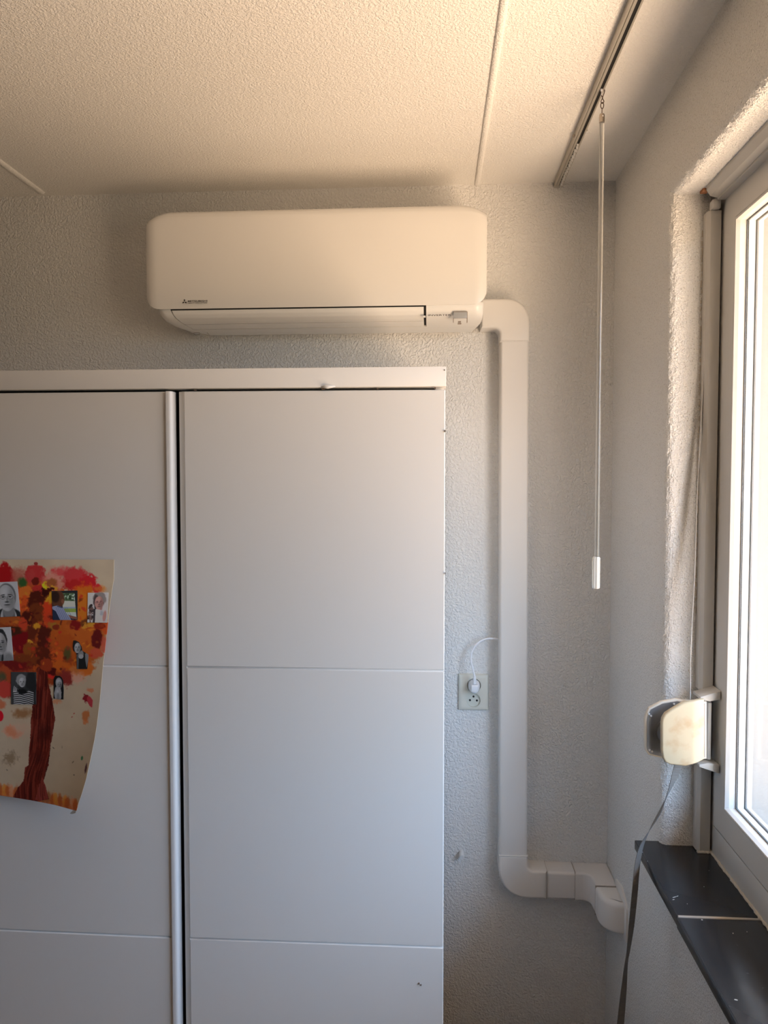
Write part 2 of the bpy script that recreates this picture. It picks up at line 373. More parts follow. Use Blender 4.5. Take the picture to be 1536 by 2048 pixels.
# vertical guide in the reveal and head rail under the lintel
def guide(z0, z1):
    poly = [(.5605, 1.622), (.5605, 1.597), (.5665, 1.5895), (.5865, 1.5885), (.5880, 1.591), (.5880, 1.622)]
    bm = bmesh.new(); prism(bm, poly, XY, z0, z1); return obj('guide_rail', bm, M['pvc_g'], win)
gz0 = ay(1408, 1534, 1.59).z; gz1 = ay(1408, 1380, 1.59).z
guide(E-.785, gz0); guide(gz1, E+.553)
boxo('guide_core', (.572, 1.6, gz0-.01), (.588, 1.622, gz1+.01), M['pvc_g'], win)
poly = [(.552, E+.60), (.552, E+.590), (.560, E+.578), (.574, E+.574), (.574, E+.570), (.590, E+.570), (.590, E+.60)]
bm = bmesh.new(); prism(bm, poly, lambda u, v, h: (u, h, v), .035, 1.578); obj('head_rail', bm, M['pvc_g'], win)
boxo('rail_clip', (.5665, 1.579, E+.554), (.583, 1.603, E+.5745), M['pvc'], win, .004)

# ================================================================ WARDROBE
FX = .0255; TZ = E+.228
wr = thing('wardrobe', 'large white wardrobe with two grooved doors below the air conditioner', 'wardrobe', (-.62, 1.8, 0))
bm = bmesh.new()
box(bm, (-1.58, 1.53, 0), (-1.56, 2.09, TZ-.004)); box(bm, (.004, 1.53, 0), (.022, 2.09, TZ-.004))
box(bm, (-1.58, 1.53, TZ-.03), (.022, 2.09, TZ-.004)); box(bm, (-1.58, 2.075, 0), (.022, 2.09, TZ-.004)); box(bm, (-1.58, 1.53, 0), (.022, 2.09, .08))
obj('carcass', bm, M['cab'], wr)
boxo('interior_shade', (-1.55, 1.56, .09), (.001, 2.07, TZ-.035), M['cab_in'], wr)  # solid dark block, the shade behind the doors is in its colour
bm = bmesh.new(); box(bm, (-1.585, 1.497, E+.1885), (FX, 1.545, TZ), .0015); obj('top_fascia', bm, M['cab'], wr, 40)
def door(x0, x1, yl, yr, name='door'):
    """door leaf with two horizontal v-grooves; front depth runs from yl (left) to yr (right)"""
    z0 = .09; z1 = E+.1825; gs = [E-1.530, E-.9615, E-.3852]; gw = .0028; d = .004
    prof = [(z0, .0015), (z0+.0015, 0)]
    for g_ in gs: prof += [(g_-gw, 0), (g_-gw*.3, -d), (g_+gw*.3, -d), (g_+gw, 0)]
    prof += [(z1-.0015, 0), (z1, .0015*-1)]
    prof[0] = (z0, -.0015)
    bm = bmesh.new(); xs = [(x0, -.0018), (x0+.0018, 0), (x1-.0018, 0), (x1, -.0018)]
    rows = []
    for z, dd in prof:
        rows.append([bm.verts.new((x, (yl+(yr-yl)*(x-x0)/(x1-x0))-dd-e, z)) for x, e in xs])
    for a, b in zip(rows, rows[1:]):
        for k in range(3): bm.faces.new((a[k], a[k+1], b[k+1], b[k]))
    bk = [bm.verts.new((x0, yl+.018, z0)), bm.verts.new((x1, yr+.018, z0)), bm.verts.new((x1, yr+.018, z1)), bm.verts.new((x0, yl+.018, z1))]
    bm.faces.new(bk); bm.faces.new([r[0] for r in rows]+[bk[3], bk[0]]); bm.faces.new([r[3] for r in rows][::-1]+[bk[1], bk[2]][::1][:2])
    bm.faces.new([rows[0][k] for k in range(4)][::-1]+[bk[0], bk[1]]); bm.faces.new([rows[-1][k] for k in range(4)]+[bk[2], bk[3]])
    return obj(name, bm, M['cab'], wr, 30)
dl = door(-1.56, -.5455, 1.505, 1.4995); dr = door(-.5085, .0240, 1.4985, 1.503)
# rounded handle edge of the left door
poly = fillet([(-.5455, 1.515, 0), (-.5455, 1.4925, .003), (-.5315, 1.4915, .007), (-.5300, 1.515, 0)], 6)
bm = bmesh.new(); prism(bm, poly, XY, .09, E+.1825); h = obj('handle_strip', bm, M['handle'], dl, 40); h['label'] = 'rounded white vertical handle edge'
poly = [(-.5200, 1.520), (-.5200, 1.5050), (-.5150, 1.5032), (-.5085, 1.4990), (-.5085, 1.520)]
bm = bmesh.new(); prism(bm, poly, XY, .09, E+.1825); h = obj('handle_strip', bm, M['cab'], dr, 40); h['label'] = 'recessed bevelled vertical door edge'
# curl of lifted foil on the fascia
c = ay(652, 774, 1.494)
bm = bmesh.new(); tube(bm, [c+Vector((-.010, .003, .001)), c+Vector((-.003, -.001, .001)), c+Vector((.004, -.002, 0)), c+Vector((.019, .004, .0015))], [.0008, .0028, .0040, .0008], 10)
o = obj('lifted_foil', bm, M['cab'], wr, True); o['label'] = 'small white curl of lifted foil'
bm = bmesh.new()
for px, py, w_, h_ in ((390, 780.5, 4, 2), (646, 777.5, 6, 3), (755, 777, 3, 2.4), (870, 776, 4, 3), (838, 1968, 2, 2), (842, 1971, 1.5, 1.5), (889, 740, 2, 2), (890.3, 862, 1.4, 4), (890.3, 1147, 1.2, 3)):
    y_ = 1.4965 if py < 760 else 1.4995
    a = ay(px, py, y_); s = 1.5/F_/2
    box(bm, a+Vector((-w_*s, -.0006, -h_*s)), a+Vector((w_*s, .004, h_*s)))
o = obj('edge_chips', bm, M['chip'], wr); o['label'] = 'dark chips in the white foil'; o['kind'] = 'stuff'

# ================================================================ AIR CONDITIONER
ac = thing('air_conditioner', 'white wall air conditioner above the wardrobe', 'air conditioner', (-.30, 2.0, E+.40))
AX0, AX1 = -.7310, .1312; ACX = (AX0+AX1)/2
def sstep(t): t = max(0, min(1, t)); return t*t*(3-2*t)
def ac_panel():
    prof = [(2.03, .6900), (1.985, .6900), (1.945, .6898), (1.915, .6888), (1.898, .6868), (1.886, .6825), (1.8785, .676), (1.8745, .667), (1.8722, .650), (1.8708, .62), (1.870, .58), (1.8695, .53), (1.870, .48), (1.8713, .455), (1.8722, .445)]
    # refine bottom for the rounded corner
    zb = .4365; r = .036
    for k in range(1, 9): prof.append((1.8722+.0008*k/8, .445-(.445-zb)*k/8))
    zs = []
    pr2 = []
    for (y, z), (y2, z2) in zip(prof, prof[1:]):
        m_ = 3
        for k in range(m_): pr2.append((y+(y2-y)*k/m_, z+(z2-z)*k/m_))
    pr2.append(prof[-1]); NX = 90; bm = bmesh.new(); rows = []
    for y, z in pr2:
        dz = zb+r-z
        ins = r-math.sqrt(max(0, r*r-dz*dz)) if dz > 0 else 0
        xa = AX0+ins; xb = AX1-ins; row = []
        for i in range(NX+1):
            s = i/NX; s = .5-.5*math.cos(PI*s); x = xa+(xb-xa)*s
            e = min(x-AX0, AX1-x)
            t = 1-min(1, e/.066); top = sstep((z-.63)/.055)
            zz = z-.0190*t**1.7*top
            yy = y+.010*(1-min(1, e/.035))**2.5*(1 if y < 1.95 else .2)
            row.append(bm.verts.new((x, yy, E+zz)))
        rows.append(row)
    for a, b in zip(rows, rows[1:]):
        for i in range(NX): bm.faces.new((a[i], a[i+1], b[i+1], b[i]))
    o = obj('front_panel', bm, M['ac'], ac, 40)
    so = o.modifiers.new('thickness', 'SOLIDIFY'); so.thickness = .006; so.offset = -1
    # make sure the shell grows inwards
    return o
pn = ac_panel()
# the solid of the body behind the panel
poly = fillet([(AX0+.004, E+.672, .02), (AX0+.004, E+.452, .03), (AX1-.004, E+.452, .03), (AX1-.004, E+.672, .02)])
bm = bmesh.new(); prism(bm, poly, XZ, 1.895, 2.0995, .006, 0); obj('casing', bm, M['ac_body'], ac, 35)
LP = [(1.8790, .4440), (1.8765, .4360), (1.8800, .4250), (1.8890, .4165), (1.9040, .4105), (1.9200, .4068), (1.9400, .4040), (1.9620, .4018), (2.00, .4005), (2.035, .4005), (2.055, .4045), (2.066, .4130), (2.070, .430)]
def lp(s):
    D = [0]
    for a, b in zip(LP, LP[1:]): D.append(D[-1]+math.dist(a, b))
    t = s*D[-1]
    for i in range(len(LP)-1):
        if t <= D[i+1]+1e-9:
            k = (t-D[i])/(D[i+1]-D[i]); return (LP[i][0]+(LP[i+1][0]-LP[i][0])*k, LP[i][1]+(LP[i+1][1]-LP[i][1])*k)
    return LP[-1]
def s_at(y):   # arc parameter where the lower lip reaches depth y
    for k in range(1001):
        if lp(k/1000)[0] >= y and k > 60: return k/1000
xl = lambda s: AX0+.024+.052*min(1, s*1.9)**1.2
xr = lambda s: AX1-.0065-.004*min(1, s*2)-.035*max(0, (s-.30)/.7)**1.3
def lip(name, s0, s1, fx0, fx1, m, off=0, nx=24, ns=16, th=.004, parent=None, roundends=0):
    bm = bmesh.new(); rows = []; back = []
    for j in range(ns+1):
        s = s0+(s1-s0)*j/ns; y, z = lp(s); y2, z2 = lp(min(1, s+.01)); y1_, z1_ = lp(max(0, s-.01))
        t = Vector((y2-y1_, z2-z1_)).normalized(); nrm = Vector((t.y, -t.x))     # outward (down/forward)
        a, b = fx0(s), fx1(s); row = []; br = []
        for i in range(nx+1):
            x = a+(b-a)*i/nx; e = min(abs(x-xl(s)) if roundends < 0 or roundends == 2 else 9, abs(xr(s)-x) if roundends > 0 else 9)
            rr = -.012*(1-min(1, e/.02))**2
            row.append(bm.verts.new((x, y+nrm.x*(off)-rr, E+z+nrm.y*off+(-rr)*.15)))
            br.append(bm.verts.new((x, y+nrm.x*(off-th)-rr+.0, E+z+nrm.y*(off-th))))
        rows.append(row); back.append(br)
    for G in (rows, back):
        for p, q in zip(G, G[1:]):
            for i in range(nx): bm.faces.new((p[i], p[i+1], q[i+1], q[i]))
    for p, q in ((rows[0], back[0]), (rows[-1], back[-1])):
        for i in range(nx): bm.faces.new((p[i], p[i+1], q[i+1], q[i]))
    for k in (0, nx):
        for j in range(ns): bm.faces.new((rows[j][k], rows[j+1][k], back[j+1][k], back[j][k]))
    return obj(name, bm, m, parent or ac, 50)
FLX0 = lambda s: AX0+.060+.034*min(1, s*2.6)          # slanting left end of the flaps
FLX1 = lambda s: -.0235
sa = s_at(1.9195); sb = s_at(1.9600); s00 = .035
lip('lower_casing', 0, 1, xl, lambda s: FLX0(s)-.0012, M['ac_body'], 0, 10, 30, roundends=-1)
lip('lower_casing', 0, 1, lambda s: FLX1(s)+.0052, xr, M['ac_body'], 0, 30, 30, roundends=1)
lip('underside', sb+.008, 1, lambda s: FLX0(s)-.0012, lambda s: FLX1(s)+.0053, M['ac_body'], 0, 20, 14)
f1 = lip('air_flap', s00+.012, sa-.012, lambda s: FLX0(s)+.0018, lambda s: FLX1(s)-.001, M['ac_flap'], .0006)
f2 = lip('air_flap', sa+.010, sb-.010, lambda s: FLX0(s)+.0005, lambda s: FLX1(s)-.001, M['ac_flap'], .0002, 20, 6)
o = lip('outlet_shade', .0, sb+.02, lambda s: FLX0(s)-.006, lambda s: FLX1(s)+.010, M['black'], -.0045, 20, 16, .006); o['label'] = 'black sheet for the shade in the air outlet behind the flaps'  # black sheet painted in for the shade between the flaps
# small hinge pin seen in the slot
p = ay(848, 633, 1.882); boxo('flap_pin', p+Vector((-.003, -.001, -.002)), p+Vector((.004, .004, .002)), M['pvc'], ac)
# display window and sensor door
def lipplate(name, px0, px1, py0, py1, Y, m, off):
    a = ay(px0, py0, Y); b = ay(px1, py1, Y); bm = bmesh.new(); box(bm, (a.x, Y-off, b.z), (b.x, Y+.004, a.z), .0006); return obj(name, bm, m, ac, 40)
o = lipplate('display_window', 907, 934, 624, 636, 1.8795, M['display'], .0009); o['label'] = 'grey display window'
bm = bmesh.new()
for a, b in (((906.3, 636), (907.3, 645)), ((933.6, 624), (934.8, 645)), ((916, 643), (922, 644)), ((915.5, 646.6), (922.5, 647.8)), ((906.5, 623.4), (934.5, 624.2))):
    Y_ = 1.8795 if b[1] < 640 else 1.884
    p = ay(*a, Y_); q = ay(*b, Y_); box(bm, (p.x, Y_-.0012 if Y_ < 1.883 else Y_-.004, q.z), (q.x, Y_+.006, p.z))
o = obj('display_outline', bm, mat('fine_brown_line', (.25, .2, .16), .6), ac)
# clip marks under the left end
bm = bmesh.new(); zf = E+.3999
for a, b in (((386, 665.5), (391, 670)), ((391, 670), (400, 669.5)), ((398, 667), (405, 668.5)), ((405, 668.5), (417, 670.5)), ((414, 665), (419, 670.5)), ((388, 665.2), (400, 665.6))):
    P = []
    for q in (a, b):
        d = ray(*q); k = -(.1*0+1-1.0)+((.4005)/d[2]); k = .4003/d[2]; P.append(Vector((d[0]*k, d[1]*k, E+.4000)))
    tube(bm, P, .0006, 5)
obj('clip_outline', bm, mat('faint_line', (.33, .29, .24), .6), ac)
# lettering
def text(name, s, px0, px1, py0, py1, Y, m, parent, bold=0, shear=0, sp=1.0):
    cu = bpy.data.curves.new(name, 'FONT'); cu.body = s; cu.size = 1; cu.extrude = 0; cu.offset = bold; cu.shear = shear; cu.space_character = sp; cu.resolution_u = 3
    o = bpy.data.objects.new(name, cu); COL.objects.link(o)
    dg = bpy.context.evaluated_depsgraph_get(); me = bpy.data.meshes.new_from_object(o.evaluated_get(dg)); bpy.data.objects.remove(o)
    co = np.array([v.co[:] for v in me.vertices]); mn = co.min(0); mx_ = co.max(0); a = ay(px0, py1, Y); b = ay(px1, py0, Y)
    for v in me.vertices:
        u = (v.co.x-mn[0])/(mx_[0]-mn[0]); w = (v.co.y-mn[1])/(mx_[1]-mn[1])
        v.co = (a.x+(b.x-a.x)*u, Y, a.z+(b.z-a.z)*w+(a.z*0))
    me.materials.clear(); return link(name, me, m, parent)
t1 = text('brand_lettering', 'MITSUBISHI', 375.8, 414.6, 600.2, 604.0, 1.8690, M['ink'], ac, .022)
t2 = text('brand_lettering', 'HEAVY INDUSTRIES', 375.8, 414.6, 604.7, 607.1, 1.8690, M['ink'], ac, .03)
t3 = text('inverter_lettering', 'INVERTER', 856, 902.5, 628.3, 632.2, 1.8770, M['ink'], ac, .012)
bm = bmesh.new(); c = ay(369.0, 603.6, 1.8690); R_ = .0073
for k in range(3):
    a = PI/2+k*2*PI/3; u = Vector((math.cos(a), 0, math.sin(a))); v = Vector((-math.sin(a), 0, math.cos(a)))
    bm.faces.new([bm.verts.new(c+q) for q in (u*.0003, u*R_*.5+v*R_*.28, u*R_, u*R_*.5-v*R_*.28)])
me = bpy.data.meshes.new('three_diamond_mark'); bm.to_mesh(me); bm.free(); link('three_diamond_mark', me, M['ink'], ac)

# ================================================================ TRUNKING
tk = thing('pipe_trunking', 'cream plastic pipe trunking running down the wall from the air conditioner', 'trunking', (.225, 2.10, E-1.15))
TF = 2.040
# top elbow
poly = fillet([(.1285, E+.4900, 0), (.2575, E+.4900, .062), (.2575, E+.3745, 0), (.1785, E+.3745, 0), (.1785, E+.4125, .018), (.1285, E+.4125, 0)], 12)
bm = bmesh.new(); prism(bm, poly, XZ, TF-.0015, WY-.0004, .007, 0); obj('elbow', bm, M['trunk'], tk, 35)
# vertical straight run (leans a hair)
bm = bmesh.new(); poly = [(.1800, E+.385), (.1862, E-1.045), (.2632, E-1.045), (.2560, E+.385)]
prism(bm, poly, XZ, TF, WY-.0004, .008, 0, 5); obj('straight_duct', bm, M['trunk'], tk, 35)
# bottom elbow
poly = fillet([(.1850, E-1.036, 0), (.1850, E-1.1565, .078), (.3175, E-1.1565, 0), (.3175, E-1.0775, 0), (.2645, E-1.0775, .016), (.2645, E-1.036, 0)], 14)
bm = bmesh.new(); prism(bm, poly, XZ, TF-.0015, WY-.0004, .008, 0, 5); obj('elbow', bm, M['trunk'], tk, 35)
# pale lip at the joint
for zz, xa, xb in ((E-1.0365, .1848, .2648), (E+.3750, .1783, .2577)):
    boxo('joint_lip', (xa, TF-.0022, zz-.0007), (xb, WY, zz+.0007), M['trunk'], tk, .0006)
def hsec(y0): return None
bm = bmesh.new(); poly = [(E-1.1540, 0), ]
def duct_along(bm, x0, x1, zt, zb_, yf):
    poly = fillet([(yf, zb_, .006), (WY-.0004, zb_, 0), (WY-.0004, zt, 0), (yf, zt, .008)], 5); prism(bm, poly, YZ, x0, x1)
duct_along(bm, .3165, .3945, E-1.0795, E-1.1545, TF+.0005); obj('straight_duct', bm, M['trunk2'], tk, 35)
# inner corner piece (plan outline)
poly = fillet([(.3935, WY-.0004, 0), (.3935, TF-.001, 0), (.4320, TF-.001, .022), (.4370, 1.974, 0), (WX-.0004, 1.974, 0), (WX-.0004, WY-.0004, 0)], 8)
bm = bmesh.new(); prism(bm, poly, XY, E-1.156, E-1.0780, .004, .006, 4); obj('corner_piece', bm, M['trunk2'], tk, 35)
# fine shadow lines where the pieces meet
seam = mat('seam_line', (.46, .41, .36), .7)
for xa in (.3172, .3931):
    poly = fillet([(TF-.0018, E-1.1572, .007), (WY-.0004, E-1.1572, 0), (WY-.0004, E-1.0770, 0), (TF-.0018, E-1.0770, .008)], 5)
    bm = bmesh.new(); prism(bm, poly, YZ, xa, xa+.0007); obj('seam', bm, seam, tk)
boxo('seam', (.4341, 1.9742, E-1.1570), (WX-.0004, 1.9750, E-1.0766), seam, tk)
# end cap bowing into the right wall
poly = [(WX, 1.9765), (.4345, 1.9765), (.4345, 1.955)]+[(.4345+.0545*(1-math.cos(a)), 1.945-.058*math.sin(a)) for a in [k/12*PI/2 for k in range(13)]]+[(WX, 1.887)]
bm = bmesh.new(); prism(bm, poly, XY, E-1.1575, E-1.0765, .010, .012, 5); obj('end_cap', bm, M['trunk'], tk, 35)
# wall flange
poly = fillet([(1.8700, E-1.165, .004), (1.990, E-1.165, .004), (1.990, E-1.063, .010), (1.925, E-1.050, .03), (1.8700, E-1.075, .03)], 8)
bm = bmesh.new(); prism(bm, poly, YZ, .4885, WX, .001, 0, 2); obj('wall_flange', bm, M['trunk'], tk, 35)

# ================================================================ SOCKET AND PLUG
so = thing('wall_socket', 'cream double wall socket between the wardrobe and the trunking', 'socket', (.1155, 2.10, E-.595))
def socket_plate():
    bm = bmesh.new(); f = 2.0885
    outer = [(.0735, E-.6470), (.1578, E-.6470), (.1578, E-.5445), (.0735, E-.5445)]
    if area(outer) < 0: outer = outer[::-1]
    lev = [(0, WY), (0, 2.0945), (.0015, 2.0915), (.0065, 2.0888), (.010, f)]
    rings = [[bm.verts.new((u, h, v)) for u, v in inset(outer, d)] for d, h in lev]; n = len(outer)
    for a, b in zip(rings, rings[1:]):
        for k in range(n): bm.faces.new((a[k], a[(k+1) % n], b[(k+1) % n], b[k]))
    edges = [bm.edges.get((rings[-1][k], rings[-1][(k+1) % n])) for k in range(n)]
    for cx_, cz_ in ((.1165, E-.5755), (.1157, E-.6180)):
        N = 36; R1 = [bm.verts.new((cx_+.0198*math.cos(2*PI*k/N), f, cz_+.0198*math.sin(2*PI*k/N))) for k in range(N)]
        R2 = [bm.verts.new((cx_+.0192*math.cos(2*PI*k/N), f+.0075, cz_+.0192*math.sin(2*PI*k/N))) for k in range(N)]
        for k in range(N): bm.faces.new((R1[k], R1[(k+1) % N], R2[(k+1) % N], R2[k])); edges.append(bm.edges.get((R1[k], R1[(k+1) % N])))
        bm.faces.new(R2)
    bmesh.ops.triangle_fill(bm, edges=edges, use_beauty=True)
    return obj('cover_plate', bm, M['socket'], so, 35)
socket_plate()
for px, py in ((947, 1393), (939.9, 1400.2), (953.8, 1400.9)):
    p = ay(px, py, 2.096); bm = bmesh.new()
    prism(bm, [(p.x+.0030*math.cos(2*PI*k/16), p.z+.0030*math.sin(2*PI*k/16)) for k in range(16)], XZ, 2.0955, 2.0965)
    obj('pin_hole', bm, M['black'], so)
pc = thing('power_cord', 'white plug and cord in the upper outlet, running behind the trunking', 'power cord', (.1165, 2.08, E-.575))
bm = bmesh.new(); N = 28; cx_, cz_ = .1165, E-.5755; rings = []
for y, r, dz in ((2.0958, .0172, 0), (2.082, .0172, 0), (2.074, .0160, -.001), (2.064, .0125, -.003), (2.060, .010, -.004)):
    rings.append([bm.verts.new((cx_+r*math.cos(2*PI*k/N)*(1 if abs(math.sin(2*PI*k/N)) > .35 else .94), y, cz_+dz+r*math.sin(2*PI*k/N))) for k in range(N)])
for a, b in zip(rings, rings[1:]):
    for k in range(N): bm.faces.new((a[k], a[(k+1) % N], b[(k+1) % N], b[k]))
bm.faces.new(rings[0][::-1]); bm.faces.new(rings[-1]); pl = obj('plug', bm, M['plug'], pc, 40)
p = ay(949.5, 1377.5, 2.046); bm = bmesh.new(); box(bm, p+Vector((-.0092, 0, -.0100)), p+Vector((.0092, .018, .0100)), .0025, 3); obj('plug_grip', bm, M['plug'], pc, 40)
bm = bmesh.new(); P = [ay(949.4, 1369, 2.052), ay(949.2, 1362, 2.054), ay(949, 1353, 2.055)]
P = smooth_path(P, 6); tube(bm, P, [.0052-.0014*i/len(P)+(.0005 if i % 2 else -.0003) for i in range(len(P))], 12); obj('strain_relief', bm, M['plug'], pc, 60)
P = smooth_path([ay(949, 1355, 2.055), ay(948.6, 1350, 2.055), ay(945.3, 1337, 2.056), ay(941.8, 1320, 2.058), ay(943.6, 1304.5, 2.062), ay(950.5, 1291.6, 2.066), ay(962, 1281.7, 2.070), ay(975, 1277.3, 2.074), ay(988, 1277.3, 2.077), ay(998.5, 1278.3, 2.079)], 6)
bm = bmesh.new(); tube(bm, P, .0029, 12); obj('cord', bm, M['plug'], pc, True)
# white peg in the wall
o = thing('wall_peg', 'small white peg sticking out of the wall below the socket', 'peg', (.0805, 2.1, E-1.052))
bm = bmesh.new(); N = 24
pp = [(2.0998, .0060), (2.085, .0064), (2.0705, .0070), (2.069, .0062)]; c0 = ay(923.7, 1715, 2.07)
rings = [[bm.verts.new((c0.x+r*math.cos(2*PI*k/N), y, c0.z+r*math.sin(2*PI*k/N)+.002*(y-2.07)/.03)) for k in range(N)] for y, r in pp]
for a, b in zip(rings, rings[1:]):
    for k in range(N): bm.faces.new((a[k], a[(k+1) % N], b[(k+1) % N], b[k]))
bm.faces.new(rings[0][::-1]); bm.faces.new(rings[-1]); obj('peg_body', bm, M['peg'], o, 40)
bm = bmesh.new(); p = c0+Vector((-.004, .020, .009)); tube(bm, [p, p+Vector((-.009, .010, .009))], .0011, 6); obj('wire_end', bm, M['peg'], o)

# ================================================================ CURTAIN TRACK AND WAND
cr = thing('curtain_track', 'pale aluminium curtain track on the ceiling near the window wall', 'curtain track', (.338, 1.2, CZ))
x0, x1 = .3275, .3490; zt_, zb_ = CZ, CZ-.0150; s0, s1 = .3385, .3450
poly = [(x0, zt_), (x0, zb_+.004), (x0+.0012, zb_+.0005), (x0+.0042, zb_+.0005), (x0+.0046, zb_+.0018), (x0+.0054, zb_+.0018), (x0+.0058, zb_), (s0, zb_), (s0, zt_-.003), (s1, zt_-.003), (s1, zb_), (x1-.0006, zb_), (x1, zb_+.001), (x1, zt_)]
bm = bmesh.new(); prism(bm, poly, XZ, -1.2, 2.085); obj('rail', bm, M['alu'], cr)
boxo('slot_shade', (s0+.0001, -1.2, zb_+.0012), (s1-.0001, 1.845, zt_-.003), M['black'], cr)  # black filler stands in for the shade inside the slot
boxo('slot_shade', (s0+.0001, 1.845, zb_+.007), (s1-.0001, 2.08, zt_-.003), M['black'], cr)
boxo('end_cap', (x0-.0005, 2.083, zb_-.0005), (x1+.0005, 2.098, zt_), M['alu'], cr, .001)
for yy in (1.80, .95):
    bm = bmesh.new(); prism(bm, [(x0-.001+.0035*math.cos(2*PI*k/14), yy+.0035*math.sin(2*PI*k/14)) for k in range(14)], XY, zb_+.002, zb_+.0055, .0008); obj('fixing_screw', bm, M['metal'], cr)
# glider: small body with an eye
def glider_bm(y):
    bm = bmesh.new(); c = Vector(((s0+s1)/2+.0005, y, zb_)); box(bm, c+Vector((-.0022, -.0026, -.0026)), c+Vector((.0022, .0026, .004)), .0006, 1)
    N = 12; pts = [c+Vector((0, .0030*math.sin(2*PI*k/N), -.0070-.0035*math.cos(2*PI*k/N)+.0)) for k in range(N+1)]; tube(bm, pts, .0008, 5, False); return bm
g0 = obj('glider', glider_bm(2.075), M['peg'], cr)
for k in range(1, 15):
    c_ = g0.copy(); COL.objects.link(c_); c_.parent = cr; c_.location = g0.location+Vector((random.uniform(-.0006, .0006), -k*.0170, 0))
    if k % 2: c_.rotation_euler = (0, 0, 0)
cw = thing('curtain_wand', 'clear acrylic curtain wand hanging from the ceiling track', 'curtain wand', (.3440, 1.588, E-.2256))
wx, wy = .3440, 1.588
g1 = obj('glider', glider_bm(wy), M['plug'], cw)
def wire_loop(name, pts, r, m, par): bm = bmesh.new(); tube(bm, smooth_path(pts, 4), r, 8); return obj(name, bm, m, par, True)
z = lambda py: ay(1205, py, wy).z
V3 = lambda dx, py, dy=0: Vector((wx+dx, wy+dy, z(py)))
wire_loop('snap_ring', [V3(0, 167), V3(.0025, 170), V3(.0028, 174), V3(0, 178), V3(-.0024, 174), V3(-.0022, 170), V3(0, 167)], .0007, M['darkmetal'], cw)
wire_loop('hook', [V3(.0035, 178), V3(.0048, 181), V3(.0036, 187), V3(0, 197), V3(-.0024, 203), V3(0, 207), V3(.0036, 203), V3(.0008, 197), V3(-.0022, 186), V3(-.0030, 179), V3(0, 176), V3(.0030, 178)], .0009, M['darkmetal'], cw)
wire_loop('link', [V3(0, 205, -.001), V3(.0026, 208, -.001), V3(.0026, 214, -.001), V3(0, 218, -.001), V3(-.0028, 214, -.001), V3(-.0026, 208, -.001), V3(0, 205, -.001)], .0009, M['darkmetal'], cw)
bm = bmesh.new(); tube(bm, [V3(0, 217), V3(0, 230)], .0008, 8); obj('pin', bm, M['darkmetal'], cw)
bm = bmesh.new(); tube(bm, [V3(0, 227.6), V3(0, 228.3), V3(0, 230), V3(0, 245)], [.0030, .0046, .0054, .0054], 20); obj('cap', bm, M['metal'], cw, 40)
bm = bmesh.new(); q = V3(.0006, 234, -.0056); box(bm, q-Vector((.001, .0004, .0014)), q+Vector((.001, .0004, .0014)), .0003, 1); obj('rivet', bm, M['plug'], cw)
bm = bmesh.new(); tube(bm, [V3(0, 244), (wx, wy, E-.162)], .0048, 24); obj('rod', bm, M['acrylic'], cw, 40)
bm = bmesh.new(); zz0, zz1 = E-.1590, E-.2262; N = 48; rings = []
for zq, f_ in ((zz0, .80), (zz0-.002, .97), (zz0-.005, 1), (zz1+.003, 1), (zz1+.001, .97), (zz1, .85)):
    rings.append([bm.verts.new((wx-.0008+(.0078+.0005*math.cos(8*2*PI*k/N))*f_*math.cos(2*PI*k/N), wy+(.0078+.0005*math.cos(8*2*PI*k/N))*f_*math.sin(2*PI*k/N), zq)) for k in range(N)])
for a, b in zip(rings, rings[1:]):
    for k in range(N): bm.faces.new((a[k], a[(k+1) % N], b[(k+1) % N], b[k]))
bm.faces.new(rings[0][::-1]); bm.faces.new(rings[-1]); obj('grip', bm, M['acrylic2'], cw, 40)
# screw knob in the ceiling
d = ray(1173, 259); k_ = .816/d[2]; cs = Vector((d[0]*k_, d[1]*k_, CZ))
sc = thing('ceiling_screw', 'tiny pale screw in the ceiling beside the curtain track', 'screw', cs)
bm = bmesh.new(); tube(bm, [cs+Vector((0, 0, .001)), cs+Vector((0, 0, -.006))], .0022, 10); obj('shank', bm, M['metal'], sc)
bm = bmesh.new(); tube(bm, [cs+Vector((0, 0, -.005)), cs+Vector((0, 0, -.0062)), cs+Vector((0, 0, -.0078))], [.0042, .0046, .0036], 16); obj('head', bm, M['peg'], sc, 40)

# ================================================================ SHUTTER STRAP WINDER
sw = thing('strap_winder', 'yellowed plastic shutter strap winder at the left side of the window', 'strap winder', (.52, 1.56, E-.51))
def pxpoly(L, Y): return [(ay(a, b, Y).x, ay(a, b, Y).z) for a, b in L]
NY = 1.497
near = pxpoly([(1323.5, 1446), (1325, 1437), (1331, 1427), (1345, 1418), (1365, 1406.5), (1380, 1403), (1396, 1401), (1411, 1401), (1412, 1462), (1412, 1522), (1392, 1528), (1371, 1533), (1340, 1529.5), (1331, 1525), (1326, 1516), (1323.5, 1500)], NY)
def bent(u, v, h):
    t = max(0, u-.5175); return (u+t*.03, h+t*.15+t*t*9, v)
